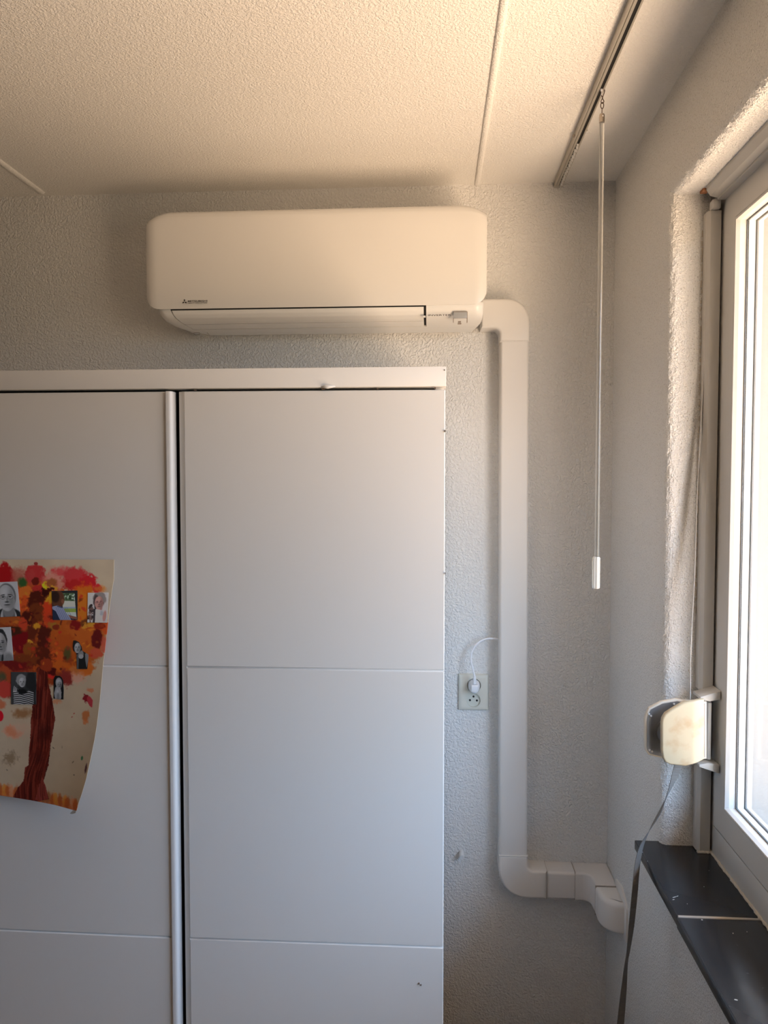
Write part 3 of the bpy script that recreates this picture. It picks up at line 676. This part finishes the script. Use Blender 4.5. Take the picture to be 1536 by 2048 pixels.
# densify so the bend is smooth
def dens(P, s=.004):
    out = []
    for i in range(len(P)):
        a = Vector(P[i]); b = Vector(P[(i+1) % len(P)]); k = max(1, int((b-a).length/s)); out += [tuple(a+(b-a)*j/k) for j in range(k)]
    return out
def bent_shell(name, P, m, h0, h1, bev, par):
    """front sheet cut in narrow strips so it can bend, with a rolled rim"""
    bm = bmesh.new(); poly = P if area(P) > 0 else P[::-1]
    prism(bm, poly, lambda u, v, h: (u, h, v), h0, h1, bev, 0, 4)
    for xc in np.arange(.50, .56, .003):
        bmesh.ops.bisect_plane(bm, geom=bm.verts[:]+bm.edges[:]+bm.faces[:], plane_co=(xc, 0, 0), plane_no=(1, 0, 0))
    for v in bm.verts: v.co = Vector(bent(v.co.x, v.co.z, v.co.y))
    return obj(name, bm, m, par, 35)
o = bent_shell('front_cover', near, M['cream'], NY, NY+.009, .004, sw); o['label'] = 'yellowed smooth cover plate'
far = pxpoly([(1288.5, 1440), (1290, 1430), (1297, 1415), (1322, 1402), (1353, 1396.5), (1366, 1399), (1392, 1402), (1412, 1402), (1412, 1516), (1360, 1521), (1324, 1515.5), (1296, 1508.5), (1290, 1500), (1288.5, 1490)], 1.545)
bm = bmesh.new(); prism(bm, far, XZ, 1.5400, 1.5520, .002, .003, 3); obj('back_cover', bm, M['creamedge'], sw, 35)
fi = inset(far if area(far) > 0 else far[::-1], .0038)
bm = bmesh.new(); prism(bm, fi, XZ, 1.5388, 1.5440, .0005, 0, 1); o = obj('metal_plate', bm, M['plate'], sw, 35); o['label'] = 'grey metal inner plate'
hc = ay(1338, 1466, 1.535)
def disc(name, c, r, y0, y1, m, bev=.001):
    bm = bmesh.new(); prism(bm, [(c.x+r*math.cos(2*PI*k/40), c.z+r*math.sin(2*PI*k/40)) for k in range(40)], XZ, y0, y1, bev, 0, 3); return obj(name, bm, m, sw, 35)
disc('reel_flange', hc, .0285, 1.5370, 1.5390, M['plate']); disc('reel', hc, .0235, 1.507, 1.537, M['seal'])
for px, py in ((1298, 1428), (1302, 1432), (1299, 1500), (1304, 1503), (1348, 1408)):
    c = ay(px, py, 1.538); disc('rivet', c, .0020, 1.5368, 1.539, M['peg'], .0006)
for py, s_ in ((1390, 1), (1531, -1)):
    a = ay(1410, py, 1.56)
    P2 = [(.548, a.z-.001*s_), (.588, a.z+.012*s_), (.588, a.z-.006*s_), (.566, a.z-.010*s_), (.548, a.z-.006*s_)]
    bm = bmesh.new(); prism(bm, P2, XZ, 1.548, 1.592, .001, .001, 2); obj('bracket', bm, M['pvc_g'], sw, 35)
boxo('backing_strip', (.566, 1.556, ay(1410, 1518, 1.56).z), (.574, 1.598, ay(1410, 1404, 1.56).z), M['pvc_g'], sw, .002)
# the strap: thin upper run from the lintel and the free end hanging over the sill
def ribbon(bm, C, Wd, th=.0010, up=None):
    rows = []
    for i, (c, w) in enumerate(zip(C, Wd)):
        t = (C[min(i+1, len(C)-1)]-C[max(i-1, 0)]).normalized(); w = w-t*w.dot(t); nn = t.cross(w).normalized()*th
        rows.append([bm.verts.new(c+a*w/2+b*nn) for a, b in ((-1, -.5), (1, -.5), (1, .5), (-1, .5))])
    for a, b in zip(rows, rows[1:]):
        for k in range(4): bm.faces.new((a[k], a[(k+1) % 4], b[(k+1) % 4], b[k]))
    bm.faces.new(rows[0][::-1]); bm.faces.new(rows[-1])
st = thing('shutter_strap', 'narrow grey woven shutter strap hanging from the winder over the sill', 'strap', (.45, 1.55, E-.8))
cp = [((1357, 1528), 1.525, (.016, .002)), ((1352, 1545), 1.525, (.0155, .002)), ((1343, 1570), 1.53, (.011, .008)), ((1332, 1597), 1.54, (.0065, .013)), ((1322, 1620), 1.548, (.003, .015)), ((1311, 1640), 1.553, (.0035, .015)), ((1298, 1662), 1.556, (.007, .0135)), ((1284, 1690), 1.556, (.0115, .010)), ((1277, 1715), 1.555, (.0125, .008)), ((1273, 1745), 1.553, (.013, .007)), ((1269, 1790), 1.55, (.0135, .006)), ((1263, 1850), 1.55, (.013, .007)), ((1257, 1900), 1.548, (.010, .011)), ((1252, 1930), 1.546, (.0095, .011)), ((1247, 1985), 1.545, (.013, .005)), ((1241, 2048), 1.54, (.0150, .003)), ((1236, 2110), 1.54, (.0155, .001)), ((1232, 2200), 1.54, (.0155, 0))]
C = smooth_path([ay(*p, y) for p, y, w in cp], 8); Wv = smooth_path([Vector((w[0], w[1], 0)) for p, y, w in cp], 8)
bm = bmesh.new(); ribbon(bm, C, Wv, .0013); obj('lower_strap', bm, M['strap'], st, 40)
cp = [((1423, 392), 1.607), ((1419, 420), 1.610), ((1416.5, 470), 1.610), ((1416, 520), 1.609), ((1412, 640), 1.607), ((1407, 760), 1.603), ((1401, 860), 1.598), ((1396, 960), 1.59), ((1391, 1090), 1.58), ((1385, 1230), 1.56), ((1381, 1330), 1.545), ((1380, 1404), 1.530)]
C = smooth_path([ay(*p, y) for p, y in cp], 8)
Wv = [Vector((.0035+.0015*math.sin(i*.35), .012, 0)) for i in range(len(C))]
bm = bmesh.new(); ribbon(bm, C, Wv, .0012); o = obj('upper_strap', bm, M['strap_up'], st, 40); o['label'] = 'pale upper run of the strap, seen edge on'
# loose crack of caulk between reveal and guide, brick chip in the lintel
bm = bmesh.new()
for k in range(46):
    zc = E+.52-.0175*k*1.0+random.uniform(-.004, .004); L_ = random.uniform(.006, .016)
    tube(bm, [(.5590+random.uniform(-.001, .001), 1.6165, zc), (.5585+random.uniform(-.0012, .0012), 1.6155, zc-L_)], random.uniform(.0007, .0018), 5)
obj('loose_caulk', bm, M['caulk'], win)
boxo('bare_brick', (.548, 1.585, E+.592), (.562, 1.606, E+.599), M['brick'], win, .002)

# ================================================================ PAINTED PAPER WITH PRINTS
def vnoise(X, Y, s, seed):
    r = np.random.RandomState(seed); G = r.rand(64, 64); u = np.mod(X/s, 63); v = np.mod(Y/s, 63); i = u.astype(int); j = v.astype(int); fu = u-i; fv = v-j
    fu = fu*fu*(3-2*fu); fv = fv*fv*(3-2*fv); i1 = (i+1) % 64; j1 = (j+1) % 64
    return (G[i, j]*(1-fu)*(1-fv)+G[i1, j]*fu*(1-fv)+G[i, j1]*(1-fu)*fv+G[i1, j1]*fu*fv)
def fbm(X, Y, s, seed): return (vnoise(X, Y, s, seed)*.5+vnoise(X, Y, s/2.1, seed+1)*.3+vnoise(X, Y, s/4.3, seed+2)*.2)-.5
class Canvas:
    dark = 1.0
    def __init__(s, X, Y, base): s.X = X; s.Y = Y; s.C = np.zeros(X.shape+(3,))+np.array(base, float); s.k = 0
    def put(s, m, col, a=1.0):
        m = np.clip(m, 0, 1)[..., None]*a; s.C = s.C*(1-m)+np.array(col, float)*s.dark*m
    def ell(s, cx, cy, rx, ry, col, rot=0, soft=.12, n=.35, a=1.0, ns=7):
        s.k += 3; c, q = math.cos(math.radians(rot)), math.sin(math.radians(rot)); dx = s.X-cx; dy = s.Y-cy
        u = (dx*c+dy*q)/rx; v = (-dx*q+dy*c)/ry; d = np.sqrt(u*u+v*v)
        if n: d = d+fbm(s.X, s.Y, ns, s.k)*n*2
        s.put((1+soft-d)/(2*soft), col, a)
    def poly(s, P, col, n=0, a=1.0, streak=0):
        s.k += 3; X = s.X+(fbm(s.X, s.Y, 5, s.k)*n if n else 0); Y = s.Y; ins = np.zeros(X.shape, bool)
        for i in range(len(P)):
            x1_, y1_ = P[i-1]; x2_, y2_ = P[i]
            if y1_ == y2_: continue
            ins ^= ((Y > y1_) != (Y > y2_)) & (X < (x2_-x1_)*(Y-y1_)/(y2_-y1_)+x1_)
        s.put(ins.astype(float), col, a)
REF = np.array([118, 112, 105.])
def lin(c): c = np.asarray(c, float)/255; return np.where(c <= .04045, c/12.92, ((c+.055)/1.055)**2.4)
def albedo(c): return np.clip(lin(c)/lin(REF)*.70, .004, .88)
EDGE = [(1100, 228.5), (1119, 228.5), (1160, 228), (1170, 226), (1210, 220), (1260, 214.5), (1330, 206.5), (1400, 200), (1450, 194), (1480, 189), (1520, 181), (1560, 172), (1590, 163), (1610, 156), (1640, 148)]
BOT = [(-200, 1572), (0, 1591), (40, 1597), (70, 1602), (110, 1610), (150, 1621), (260, 1640)]
def interp(T, x): return np.interp(x, [a for a, b in T], [b for a, b in T])
def lift(px, py):
    v = np.clip((py-1119)/500, 0, 1); t = np.clip((px+110)/(interp(EDGE, py)+110), 0, 1)
    return .0022+.006*v+(.075*v**1.15)*t**3.0+.012*v*t
def paper_pt(px, py, off=0):
    Y = 1.4990-lift(px, py)-off; d0 = ray(0, 0)
    D = _fw[:, None]*F_+_rt[:, None]*(np.ravel(px)-768)[None]-_up[:, None]*(np.ravel(py)-1024)[None]
    P = D*(np.ravel(Y)/D[1])[None]; P[2] += E; return P.T
def grid_mesh(name, pts, nr, nc, cols, m, parent, thick=None):
    f = []; idx = np.arange(nr*nc).reshape(nr, nc)
    q = np.stack([idx[:-1, :-1], idx[1:, :-1], idx[1:, 1:], idx[:-1, 1:]], -1).reshape(-1, 4)
    me = bpy.data.meshes.new(name); me.vertices.add(nr*nc); me.vertices.foreach_set('co', pts.astype(np.float32).ravel())
    me.loops.add(q.size); me.loops.foreach_set('vertex_index', q.ravel().astype(np.int32)); me.polygons.add(len(q))
    me.polygons.foreach_set('loop_start', np.arange(0, q.size, 4, dtype=np.int32)); me.update(calc_edges=True); me.validate()
    at = me.color_attributes.new('paint', 'FLOAT_COLOR', 'POINT'); rgba = np.ones((nr*nc, 4), np.float32); rgba[:, :3] = cols.reshape(-1, 3)
    at.data.foreach_set('color', rgba.ravel())
    o = link(name, me, m, parent)
    me.polygons.foreach_set('use_smooth', np.ones(len(q), bool))
    sd = o.modifiers.new('thickness', 'SOLIDIFY'); sd.thickness = thick or .0004; sd.offset = -1
    return o
pa = thing('painting', "child's painting of an autumn tree with small photographs, curling off the left wardrobe door", 'painting', (-.78, 1.49, E-.66))
NR, NC = 520, 400; vv = np.linspace(0, 1, NR)[:, None]; uu = np.linspace(0, 1, NC)[None]
PY = 1119+vv*480+0*uu
for _ in range(4):
    PX = -150+(interp(EDGE, PY)+150)*uu; PY = 1119+vv*(interp(BOT, PX)-1119)
cv = Canvas(PX, PY, (126, 111, 90))
cv.put(.5+fbm(PX, PY, 40, 77), (116, 100, 80), .8); cv.dark = .83
E_ = cv.ell
# foliage ground
for a in [(-60, 1250, 95, 110, (110, 45, 18)), (60, 1250, 75, 95, (105, 42, 15)), (140, 1270, 66, 82, (140, 62, 18)), (100, 1330, 48, 40, (118, 45, 18)), (10, 1340, 45, 55, (112, 34, 18)), (170, 1250, 40, 70, (146, 68, 22)), (60, 1205, 80, 50, (142, 58, 20))]:
    E_(*a, 0, .10, .22)
E_(8, 1150, 22, 22, (128, 12, 14)); E_(-40, 1165, 30, 22, (130, 20, 16)); E_(38, 1152, 15, 17, (135, 70, 55), 0, .35, .5, .9); E_(70, 1148, 21, 17, (138, 34, 32)); E_(72, 1127, 4, 3, (110, 35, 30))
E_(108, 1160, 20, 22, (160, 92, 76), 0, .4, .5, .85); E_(118, 1142, 16, 8, (158, 46, 46), 0, .35, .7, .85); E_(150, 1155, 24, 20, (150, 38, 38), 0, .2, .4); E_(176, 1164, 17, 15, (150, 22, 26), 20, .15, .5); E_(150, 1170, 22, 12, (140, 24, 22), 0, .25, .5)
E_(195, 1178, 9, 8, (158, 30, 30), 30, .2, .7); E_(62, 1155, 9, 14, (140, 45, 40), 0, .3, .6, .7)
E_(45, 1166, 9, 11, (36, 62, 26), -20, .3, .3); E_(71, 1163, 8, 8, (82, 18, 10), 0, .1, .3); E_(76, 1180, 16, 10, (140, 32, 26)); E_(93, 1172, 8, 9, (196, 146, 24), 30, .1, .9, 1, 5); E_(103, 1166, 11, 9, (120, 62, 32), 0, .2, .4)
E_(107, 1176, 9, 4, (160, 110, 30), 20, .2, 1.2, .9, 4); E_(168, 1187, 20, 18, (172, 74, 16), 0, .25, .5); E_(200, 1178, 10, 6, (172, 90, 30), 0, .4, .8, .7)
E_(52, 1188, 16, 14, (168, 78, 26)); E_(50, 1208, 14, 16, (158, 58, 20)); E_(97, 1196, 10, 16, (190, 120, 22), 0, .2, .6, .9, 5); E_(94, 1222, 13, 18, (158, 44, 18)); E_(163, 1215, 12, 32, (170, 84, 20), 0, .2, .5); E_(212, 1256, 8, 12, (165, 62, 24))
E_(72, 1202, 17, 20, (58, 16, 8), 0, .12, .4); E_(74, 1225, 13, 22, (84, 34, 12), 0, .2, .5); E_(90, 1186, 9, 9, (42, 8, 6), 20, .1, .5); E_(98, 1180, 8, 4, (48, 10, 6), -20, .1, .9, 1, 4)
E_(56, 1236, 14, 14, (56, 14, 8), 20, .15, .5); E_(46, 1248, 9, 13, (148, 46, 24), -10, .12, .3); E_(20, 1240, 20, 10, (128, 60, 22)); E_(44, 1285, 22, 22, (92, 8, 12), 0, .15, .4); E_(24, 1262, 22, 9, (50, 22, 10))
E_(66, 1262, 9, 24, (76, 26, 12), 8, .15, .6); E_(88, 1270, 13, 30, (62, 18, 10), 0, .15, .5); E_(74, 1252, 6, 5, (162, 104, 24), 0, .2, .9, 1, 4); E_(60, 1284, 6, 4, (166, 110, 28), 0, .2, 1, 1, 4); E_(60, 1300, 14, 14, (108, 52, 16))
E_(98, 1242, 11, 14, (150, 44, 20)); E_(108, 1252, 10, 8, (116, 92, 28), 0, .3, .6, .7); E_(112, 1254, 7, 6, (98, 32, 14)); E_(150, 1250, 11, 10, (98, 16, 14)); E_(170, 1246, 9, 8, (92, 44, 18)); E_(180, 1250, 14, 6, (176, 116, 34), -15, .3, .9, .8, 5)
E_(125, 1285, 26, 18, (138, 58, 18), 0, .2, .5); E_(112, 1312, 15, 16, (156, 60, 20)); E_(135, 1307, 7.5, 13, (66, 56, 26), 0, .3, .3); E_(120, 1334, 28, 13, (150, 66, 18), 0, .2, .5); E_(194, 1278, 11, 19, (76, 16, 14), 5, .1, .25); E_(198, 1252, 12, 6, (110, 28, 14))
E_(192, 1306, 13, 11, (152, 60, 38), 0, .12, .4); E_(208, 1290, 7, 16, (156, 66, 46), 0, .15, .3, .9); E_(172, 1338, 14, 15, (166, 78, 26), 0, .1, .25); E_(150, 1340, 12, 8, (150, 84, 40), 0, .2, .5, .8); E_(152, 1356, 16, 10, (168, 116, 94), 0, .45, .5, .8)
E_(132, 1356, 13, 18, (104, 32, 26), -20, .25, .5); E_(102, 1352, 9, 5, (164, 30, 22), 30, .1, .3); E_(104, 1342, 10, 8, (62, 10, 8), 30, .15, .6); E_(84, 1318, 22, 22, (70, 22, 10), 0, .2, .6); E_(50, 1320, 26, 12, (92, 38, 14), 0, .2, .6); E_(92, 1330, 12, 14, (116, 38, 16))
E_(30, 1332, 30, 10, (86, 16, 14), 0, .2, .5); E_(8, 1352, 20, 20, (132, 52, 26)); E_(3, 1357, 9, 12, (64, 58, 36), 0, .35, .3); E_(10, 1378, 19, 18, (148, 46, 36)); E_(-40, 1380, 30, 26, (140, 52, 30)); E_(2, 1410, 9, 9, (150, 70, 40), 0, .3, .5, .8)
for _ in range(150):   # loose dabs inside the crown
    a = rng.rand()*2*PI; r = math.sqrt(rng.rand()); x = 80+125*r*math.cos(a); y = 1258+88*r*math.sin(a)
    if x > 205 or (x > 150 and y > 1325): continue
    c_ = [(150, 60, 18), (176, 98, 24), (90, 22, 12), (150, 34, 22), (62, 18, 10), (124, 52, 18), (130, 44, 16)][rng.randint(7)]
    E_(x, y, rng.uniform(1.5, 6), rng.uniform(1, 4), c_, rng.uniform(0, 180), .25, .9, rng.uniform(.35, .8), 4)
E_(-1, 1432, 8, 11, (172, 10, 24), 0, .08, .1); E_(46, 1427, 19, 9, (114, 74, 42), 0, .4, .5, .85); E_(24, 1464, 16, 9, (186, 92, 62), 25, .45, .6, .9); E_(40, 1458, 22, 14, (170, 120, 95), 0, .6, .6, .3); E_(20, 1516, 12, 12, (102, 80, 56), 0, .45, .9, .75, 4); E_(-60, 1480, 30, 20, (170, 90, 50), 0, .5, .5, .6)
E_(172, 1396, 6, 8, (104, 22, 26), 10, .1, .8, 1, 4); E_(180, 1402, 5, 11, (140, 42, 46), -15, .1, .3); E_(180, 1380, 6, 4, (156, 90, 60), 0, .3, 1, .8, 3); E_(172, 1432, 7, 12, (148, 86, 48), 8, .2, .5); E_(171, 1444, 6, 5, (158, 84, 44), 0, .3, 1, .8, 3); E_(114, 1403, 8, 4.5, (160, 100, 66), 0, .3, 1, .8, 3)
for x, y, a, b, c_, r in ((148, 1427, 2, 1.1, (130, 40, 32), -30), (144, 1434, 2, 1, (134, 60, 46), -30), (107, 1496, 2.6, .8, (52, 44, 32), 45), (146, 1524, 3, 1, (86, 70, 50), -50), (164, 1516, 2, 4, (48, 84, 52), 10), (172, 1536, 2, 9, (66, 42, 40), 10), (148, 1550, 1.3, 1.4, (90, 74, 60), 0), (14, 1540, 2, 1, (90, 78, 60), 45), (124, 1494, .8, 3, (112, 94, 72), 0), (50, 1117, 9, 1.4, (60, 55, 45), 0)): E_(x, y, a, b, c_, r, .3, .3)
# grass strip
m_ = np.clip((PY-(interp(BOT, PX)-22+9*np.abs(np.sin(PX*.21))+8*fbm(PX, PY, 8, 300)))/5, 0, 1); cv.put(m_, (158, 84, 46), .9)
for x in range(-120, 160, 8): E_(x+rng.uniform(-2, 2), float(interp(BOT, x))-12, 5, 12, [(176, 98, 34), (140, 66, 28), (168, 104, 70), (120, 70, 40)][rng.randint(4)], rng.uniform(-10, 10), .3, .4, .85, 4)
# trunk with streaks
TR = [(78, 1196), (98, 1215), (92, 1300), (96, 1345), (97, 1368), (103, 1392), (108, 1420), (110, 1440), (107, 1456), (104, 1475), (100, 1500), (97, 1530), (91, 1548), (86, 1566), (92, 1580), (98, 1598), (70, 1604), (60, 1600), (30, 1602), (27, 1592), (36, 1575), (47, 1562), (50, 1535), (57, 1530), (58, 1500), (61, 1475), (62, 1440), (65, 1412), (66, 1390), (74, 1360), (76, 1335), (64, 1250), (62, 1205)]
cv.poly([p for p in TR if p[1] > 1320]+[], (74, 20, 12), 3)
cv.poly([(84, 1552), (92, 1575), (97, 1597), (80, 1602), (70, 1600), (78, 1570)], (112, 44, 36), 2)
insd = (PX > 52) & (PX < 112) & (PY > 1330)
trm = np.zeros(PX.shape, bool); Pt = [p for p in TR if p[1] > 1320]
for i in range(len(Pt)):
    (xa, ya), (xb, yb) = Pt[i-1], Pt[i]
    if ya != yb: trm ^= ((PY > ya) != (PY > yb)) & (PX < (xb-xa)*(PY-ya)/(yb-ya)+xa)
stq = vnoise(PX+.12*PY+vnoise(PX, PY, 60, 9)*20, PY*.06, 1.9, 21); cv.put(trm*(stq > .62), (104, 38, 26), .7); cv.put(trm*(stq < .3), (46, 8, 6), .7)
E_(88, 1465, 13, 16, (44, 8, 6), 0, .6, .4, .6); E_(78, 1515, 8, 12, (48, 10, 8), 0, .6, .4, .5)
pap = grid_mesh('paper', paper_pt(PX, PY), NR, NC, albedo(cv.C), M['paint'], pa)
# lifted corner at the bottom
c = [paper_pt(np.array([a]), np.array([b]), o_)[0] for a, b, o_ in ((153, 1612, .0), (146, 1620.5, .0), (139, 1627, -.004), (144, 1628, -.008), (151, 1626, -.006), (153.5, 1619, -.003))]
bm = bmesh.new(); bm.faces.new([bm.verts.new(p) for p in c]); o = obj('turned_corner', bm, mat('bare_paper', (.80, .80, .78), .6), pa); sd = o.modifiers.new('t', 'SOLIDIFY'); sd.thickness = .0004; o['label'] = 'white turned-up paper corner'

def photo(quad_, label, base, painter, mask=None, res=3):
    """print glued on the paper; quad_ = TL,TR,BR,BL pixels"""
    (a, b, c, d) = [np.array(q, float) for q in quad_]
    w = int(max(np.linalg.norm(b-a), np.linalg.norm(c-d))*res); h = int(np.linalg.norm(d-a)*res)
    u = np.linspace(0, 1, w)[None]; v = np.linspace(0, 1, h)[:, None]
    PXp = (a[0]*(1-u)+b[0]*u)*(1-v)+(d[0]*(1-u)+c[0]*u)*v; PYp = (a[1]*(1-u)+b[1]*u)*(1-v)+(d[1]*(1-u)+c[1]*u)*v
    U = np.broadcast_to(u*100, (h, w)).copy(); V = np.broadcast_to(v*100, (h, w)).copy(); cvs = Canvas(U, V, base); painter(cvs)
    pts = paper_pt(PXp, PYp, .0009)
    if mask:   # shape the print's outline by squeezing rows to the cut-out
        L = np.interp(np.linspace(0, 100, h), [m[0] for m in mask], [m[1] for m in mask]); R = np.interp(np.linspace(0, 100, h), [m[0] for m in mask], [m[2] for m in mask])
        u2 = (L[:, None]+(R-L)[:, None]*u)/100
        PXp = (a[0]*(1-u2)+b[0]*u2)*(1-v)+(d[0]*(1-u2)+c[0]*u2)*v; PYp = (a[1]*(1-u2)+b[1]*u2)*(1-v)+(d[1]*(1-u2)+c[1]*u2)*v
        pts = paper_pt(PXp, PYp, .0009); cvs = Canvas(u2*100+0*V, V, base); painter(cvs)
    o = grid_mesh('photograph', pts, h, w, albedo(cvs.C), M['print'], pa, .0003); o['label'] = label; return o
def face(c, cx, cy, rx, ry, skin, dark, glasses=False, rot=0):
    e = c.ell
    sh = tuple(x*.68 for x in skin); hi = tuple(min(150, x*1.15) for x in skin)
    e(cx, cy, rx, ry, skin, rot, .04, 0); e(cx+rx*.55, cy+ry*.1, rx*.4, ry*.75, sh, 0, .6, 0, .7); e(cx-rx*.2, cy-ry*.45, rx*.5, ry*.35, hi, 0, .7, 0, .7)
    for s in (-1, 1):
        e(cx+s*rx*.42, cy-ry*.10, rx*.22, ry*.045, dark, 0, .3, 0); e(cx+s*rx*.42, cy-ry*.24, rx*.27, ry*.035, dark, s*6, .35, 0, .85)
        e(cx+s*rx*1.0, cy+ry*.02, rx*.10, ry*.16, sh, 0, .2, 0)
        if glasses:
            e(cx+s*rx*.45, cy-ry*.07, rx*.36, ry*.17, dark, 0, .05, 0, .55); e(cx+s*rx*.45, cy-ry*.07, rx*.31, ry*.135, skin, 0, .05, 0, .9); e(cx+s*rx*.42, cy-ry*.09, rx*.18, ry*.05, dark, 0, .3, 0)
    e(cx+rx*.05, cy+ry*.12, rx*.09, ry*.22, sh, 0, .4, 0, .8); e(cx, cy+ry*.30, rx*.24, ry*.055, dark, 0, .4, 0, .8); e(cx, cy+ry*.52, rx*.36, ry*.045, dark, 0, .3, 0, .85); e(cx, cy+ry*.66, rx*.3, ry*.05, sh, 0, .6, 0, .6)
G = lambda v: (v, v*.97, v*.94)
def p1(c):
    c.put(c.X/100, G(112), .5); c.ell(50, 108, 62, 34, G(24), 0, .05, 0); c.ell(52, 104, 34, 34, G(112), 0, .05, 0); c.ell(54, 96, 24, 30, G(52), 0, .1, 0); c.ell(54, 84, 24, 22, G(78), 0, .2, 0)
    c.ell(52, 40, 37, 36, G(60), 0, .06, 0); face(c, 50, 46, 34, 38, G(108), G(26), True)
photo([(-14, 1165), (34.5, 1163), (41, 1232.5), (-8, 1234.5)], 'black and white portrait of a bald person with glasses', G(124), p1)
def p2(c):
    c.ell(45, 110, 66, 34, G(120), 0, .06, 0); c.ell(80, 106, 24, 30, G(84), 0, .2, 0); c.ell(46, 86, 15, 20, G(72), 0, .1, 0); c.ell(52, 96, 4, 16, G(26), 10, .1, 0)
    c.ell(50, 36, 30, 32, G(26), 0, .06, .1); face(c, 48, 48, 27, 33, G(106), G(26))
photo([(-24, 1256), (21.5, 1254), (27, 1321), (-19, 1323)], 'black and white portrait of a person with short dark hair', G(122), p2)
def p3(c):
    e = c.ell; c.poly([(34, 0), (100, 0), (100, 100), (30, 100)], (26, 26, 26)); c.poly([(36, 8), (88, 8), (94, 78), (44, 74)], (128, 134, 112))
    c.poly([(36, 8), (88, 8), (89, 36), (38, 34)], (56, 68, 44))
    for _ in range(40): e(38+50*rng.rand(), 8+26*rng.rand(), 3, 3, [(130, 142, 120), (28, 38, 24)][rng.randint(2)], 0, .3, .4, .8, 4)
    c.poly([(44, 56), (92, 56), (92, 61), (44, 61)], (92, 100, 108)); c.poly([(44, 61), (93, 61), (94, 73), (44, 73)], (92, 104, 44)); c.poly([(44, 74), (94, 76), (96, 90), (60, 92)], (122, 126, 126))
    e(24, 28, 25, 30, (62, 36, 24), 0, .08, 0); e(14, 20, 16, 20, (30, 18, 14), 0, .2, 0); e(42, 36, 6, 8, (84, 50, 34), 0, .2, 0)
    c.poly([(0, 54), (22, 50), (42, 58), (60, 82), (76, 100), (0, 100)], (92, 94, 108)); c.poly([(0, 62), (14, 70), (30, 100), (0, 100)], (24, 28, 40))
    for k in range(7): c.poly([(14+k*7, 56), (16+k*7, 56), (36+k*8, 100), (33+k*8, 100)], (60, 64, 84), 0, .6)
    c.poly([(20, 50), (42, 56), (41, 60), (18, 54)], (44, 48, 66)); c.poly([(62, 82), (98, 90), (98, 98), (72, 94)], (88, 54, 42))
photo([(103, 1182), (155, 1181), (155, 1240), (105.5, 1240)], 'colour photo of a person in a checked shirt at a car window', (40, 34, 30), p3)
def p4(c):
    e = c.ell
    for _ in range(40): e(40*rng.rand(), 40+60*rng.rand(), 6, 5, [(30, 24, 22), (150, 140, 135), (70, 50, 44)][rng.randint(3)], rng.uniform(0, 90), .2, .5, .9, 6)
    e(58, 22, 32, 26, (92, 84, 78), 0, .08, .15); e(40, 26, 12, 20, (50, 40, 38), 0, .2, .3); e(58, 54, 14, 12, (122, 84, 76), 0, .2, 0)
    c.poly([(36, 62), (46, 54), (70, 58), (82, 50), (98, 62), (92, 100), (36, 100)], (134, 126, 124)); c.poly([(30, 54), (40, 52), (38, 100), (28, 100)], (40, 34, 34))
    face(c, 56, 34, 21, 22, (124, 88, 78), (54, 30, 30), True); e(86, 78, 9, 18, (128, 92, 82), 10, .2, 0); e(72, 68, 9, 8, (104, 104, 104), 0, .4, .5, .8, 4)
photo([(175.5, 1185.5), (217, 1185), (214, 1245.5), (174.5, 1245)], 'colour photo of a person with short hair and a white top', (142, 130, 126), p4)
def p5(c):
    e = c.ell; c.poly([(40, 48), (58, 40), (72, 48), (100, 42), (100, 70), (90, 100), (22, 100), (22, 56)], G(20)); c.poly([(20, 50), (40, 46), (36, 100), (22, 100)], G(54)); c.poly([(78, 46), (100, 42), (100, 66), (88, 96), (80, 70)], G(78))
    e(52, 48, 17, 14, G(82), 0, .1, 0); e(52, 56, 16, 8, G(104), 0, .1, 0); e(38, 18, 28, 22, G(24), -24, .06, .1); face(c, 30, 26, 20, 18, G(104), G(14), False, -20)
photo([(145.5, 1281), (177, 1281), (177, 1338), (145.5, 1338)], 'cut-out black and white photo of a person in a dark tank top', G(20), p5,
      [(0, 4, 18), (6, 2, 40), (22, 0, 56), (36, 4, 60), (42, 20, 78), (50, 24, 100), (66, 24, 98), (100, 26, 92)])
def p6(c):
    e = c.ell; e(80, 40, 22, 50, G(24), 0, .2, .2); c.poly([(8, 60), (30, 44), (60, 46), (90, 62), (100, 100), (6, 100)], G(30))
    for k in range(7):
        y = 60+6.4*k; c.poly([(10, y), (34, y-3), (52, y+1), (70, y-2), (90, y+3), (90, y+5.6), (70, y+.8), (52, y+3.8), (34, y), (10, y+3)], G(112), 2)
    for k in range(5): c.poly([(12+k*5, 44+3*k), (14.5+k*5, 43+3*k), (11+k*5, 62), (8+k*5, 62)], G(118))
    e(44, 60, 20, 8, G(14), 0, .2, .3); e(40, 24, 20, 18, G(92), 0, .1, .15); face(c, 44, 32, 13, 15, G(112), G(22))
photo([(22, 1344), (72.5, 1344.5), (72.5, 1409), (22, 1408.5)], 'black and white photo of a child in a striped shirt', G(40), p6)
def p7(c):
    e = c.ell; e(44, 78, 36, 34, G(98), 0, .1, .15); e(40, 70, 12, 10, G(118), 0, .3, 0, .7); e(46, 94, 14, 20, G(60), 0, .3, .3, .6); e(52, 30, 32, 22, G(96), 0, .08, 0); e(48, 24, 20, 8, G(116), 0, .4, 0, .8); face(c, 60, 40, 20, 15, G(84), G(20)); e(58, 56, 10, 8, G(100), 0, .3, 0)
photo([(107, 1351), (127.5, 1352), (127, 1399), (107, 1397)], 'small cut-out black and white photo of a baby', G(14), p7,
      [(0, 20, 60), (8, 6, 82), (20, 0, 94), (60, 2, 100), (100, 0, 98)])
# fold crease of tape at the top right of the paper and a pencil smudge on the door
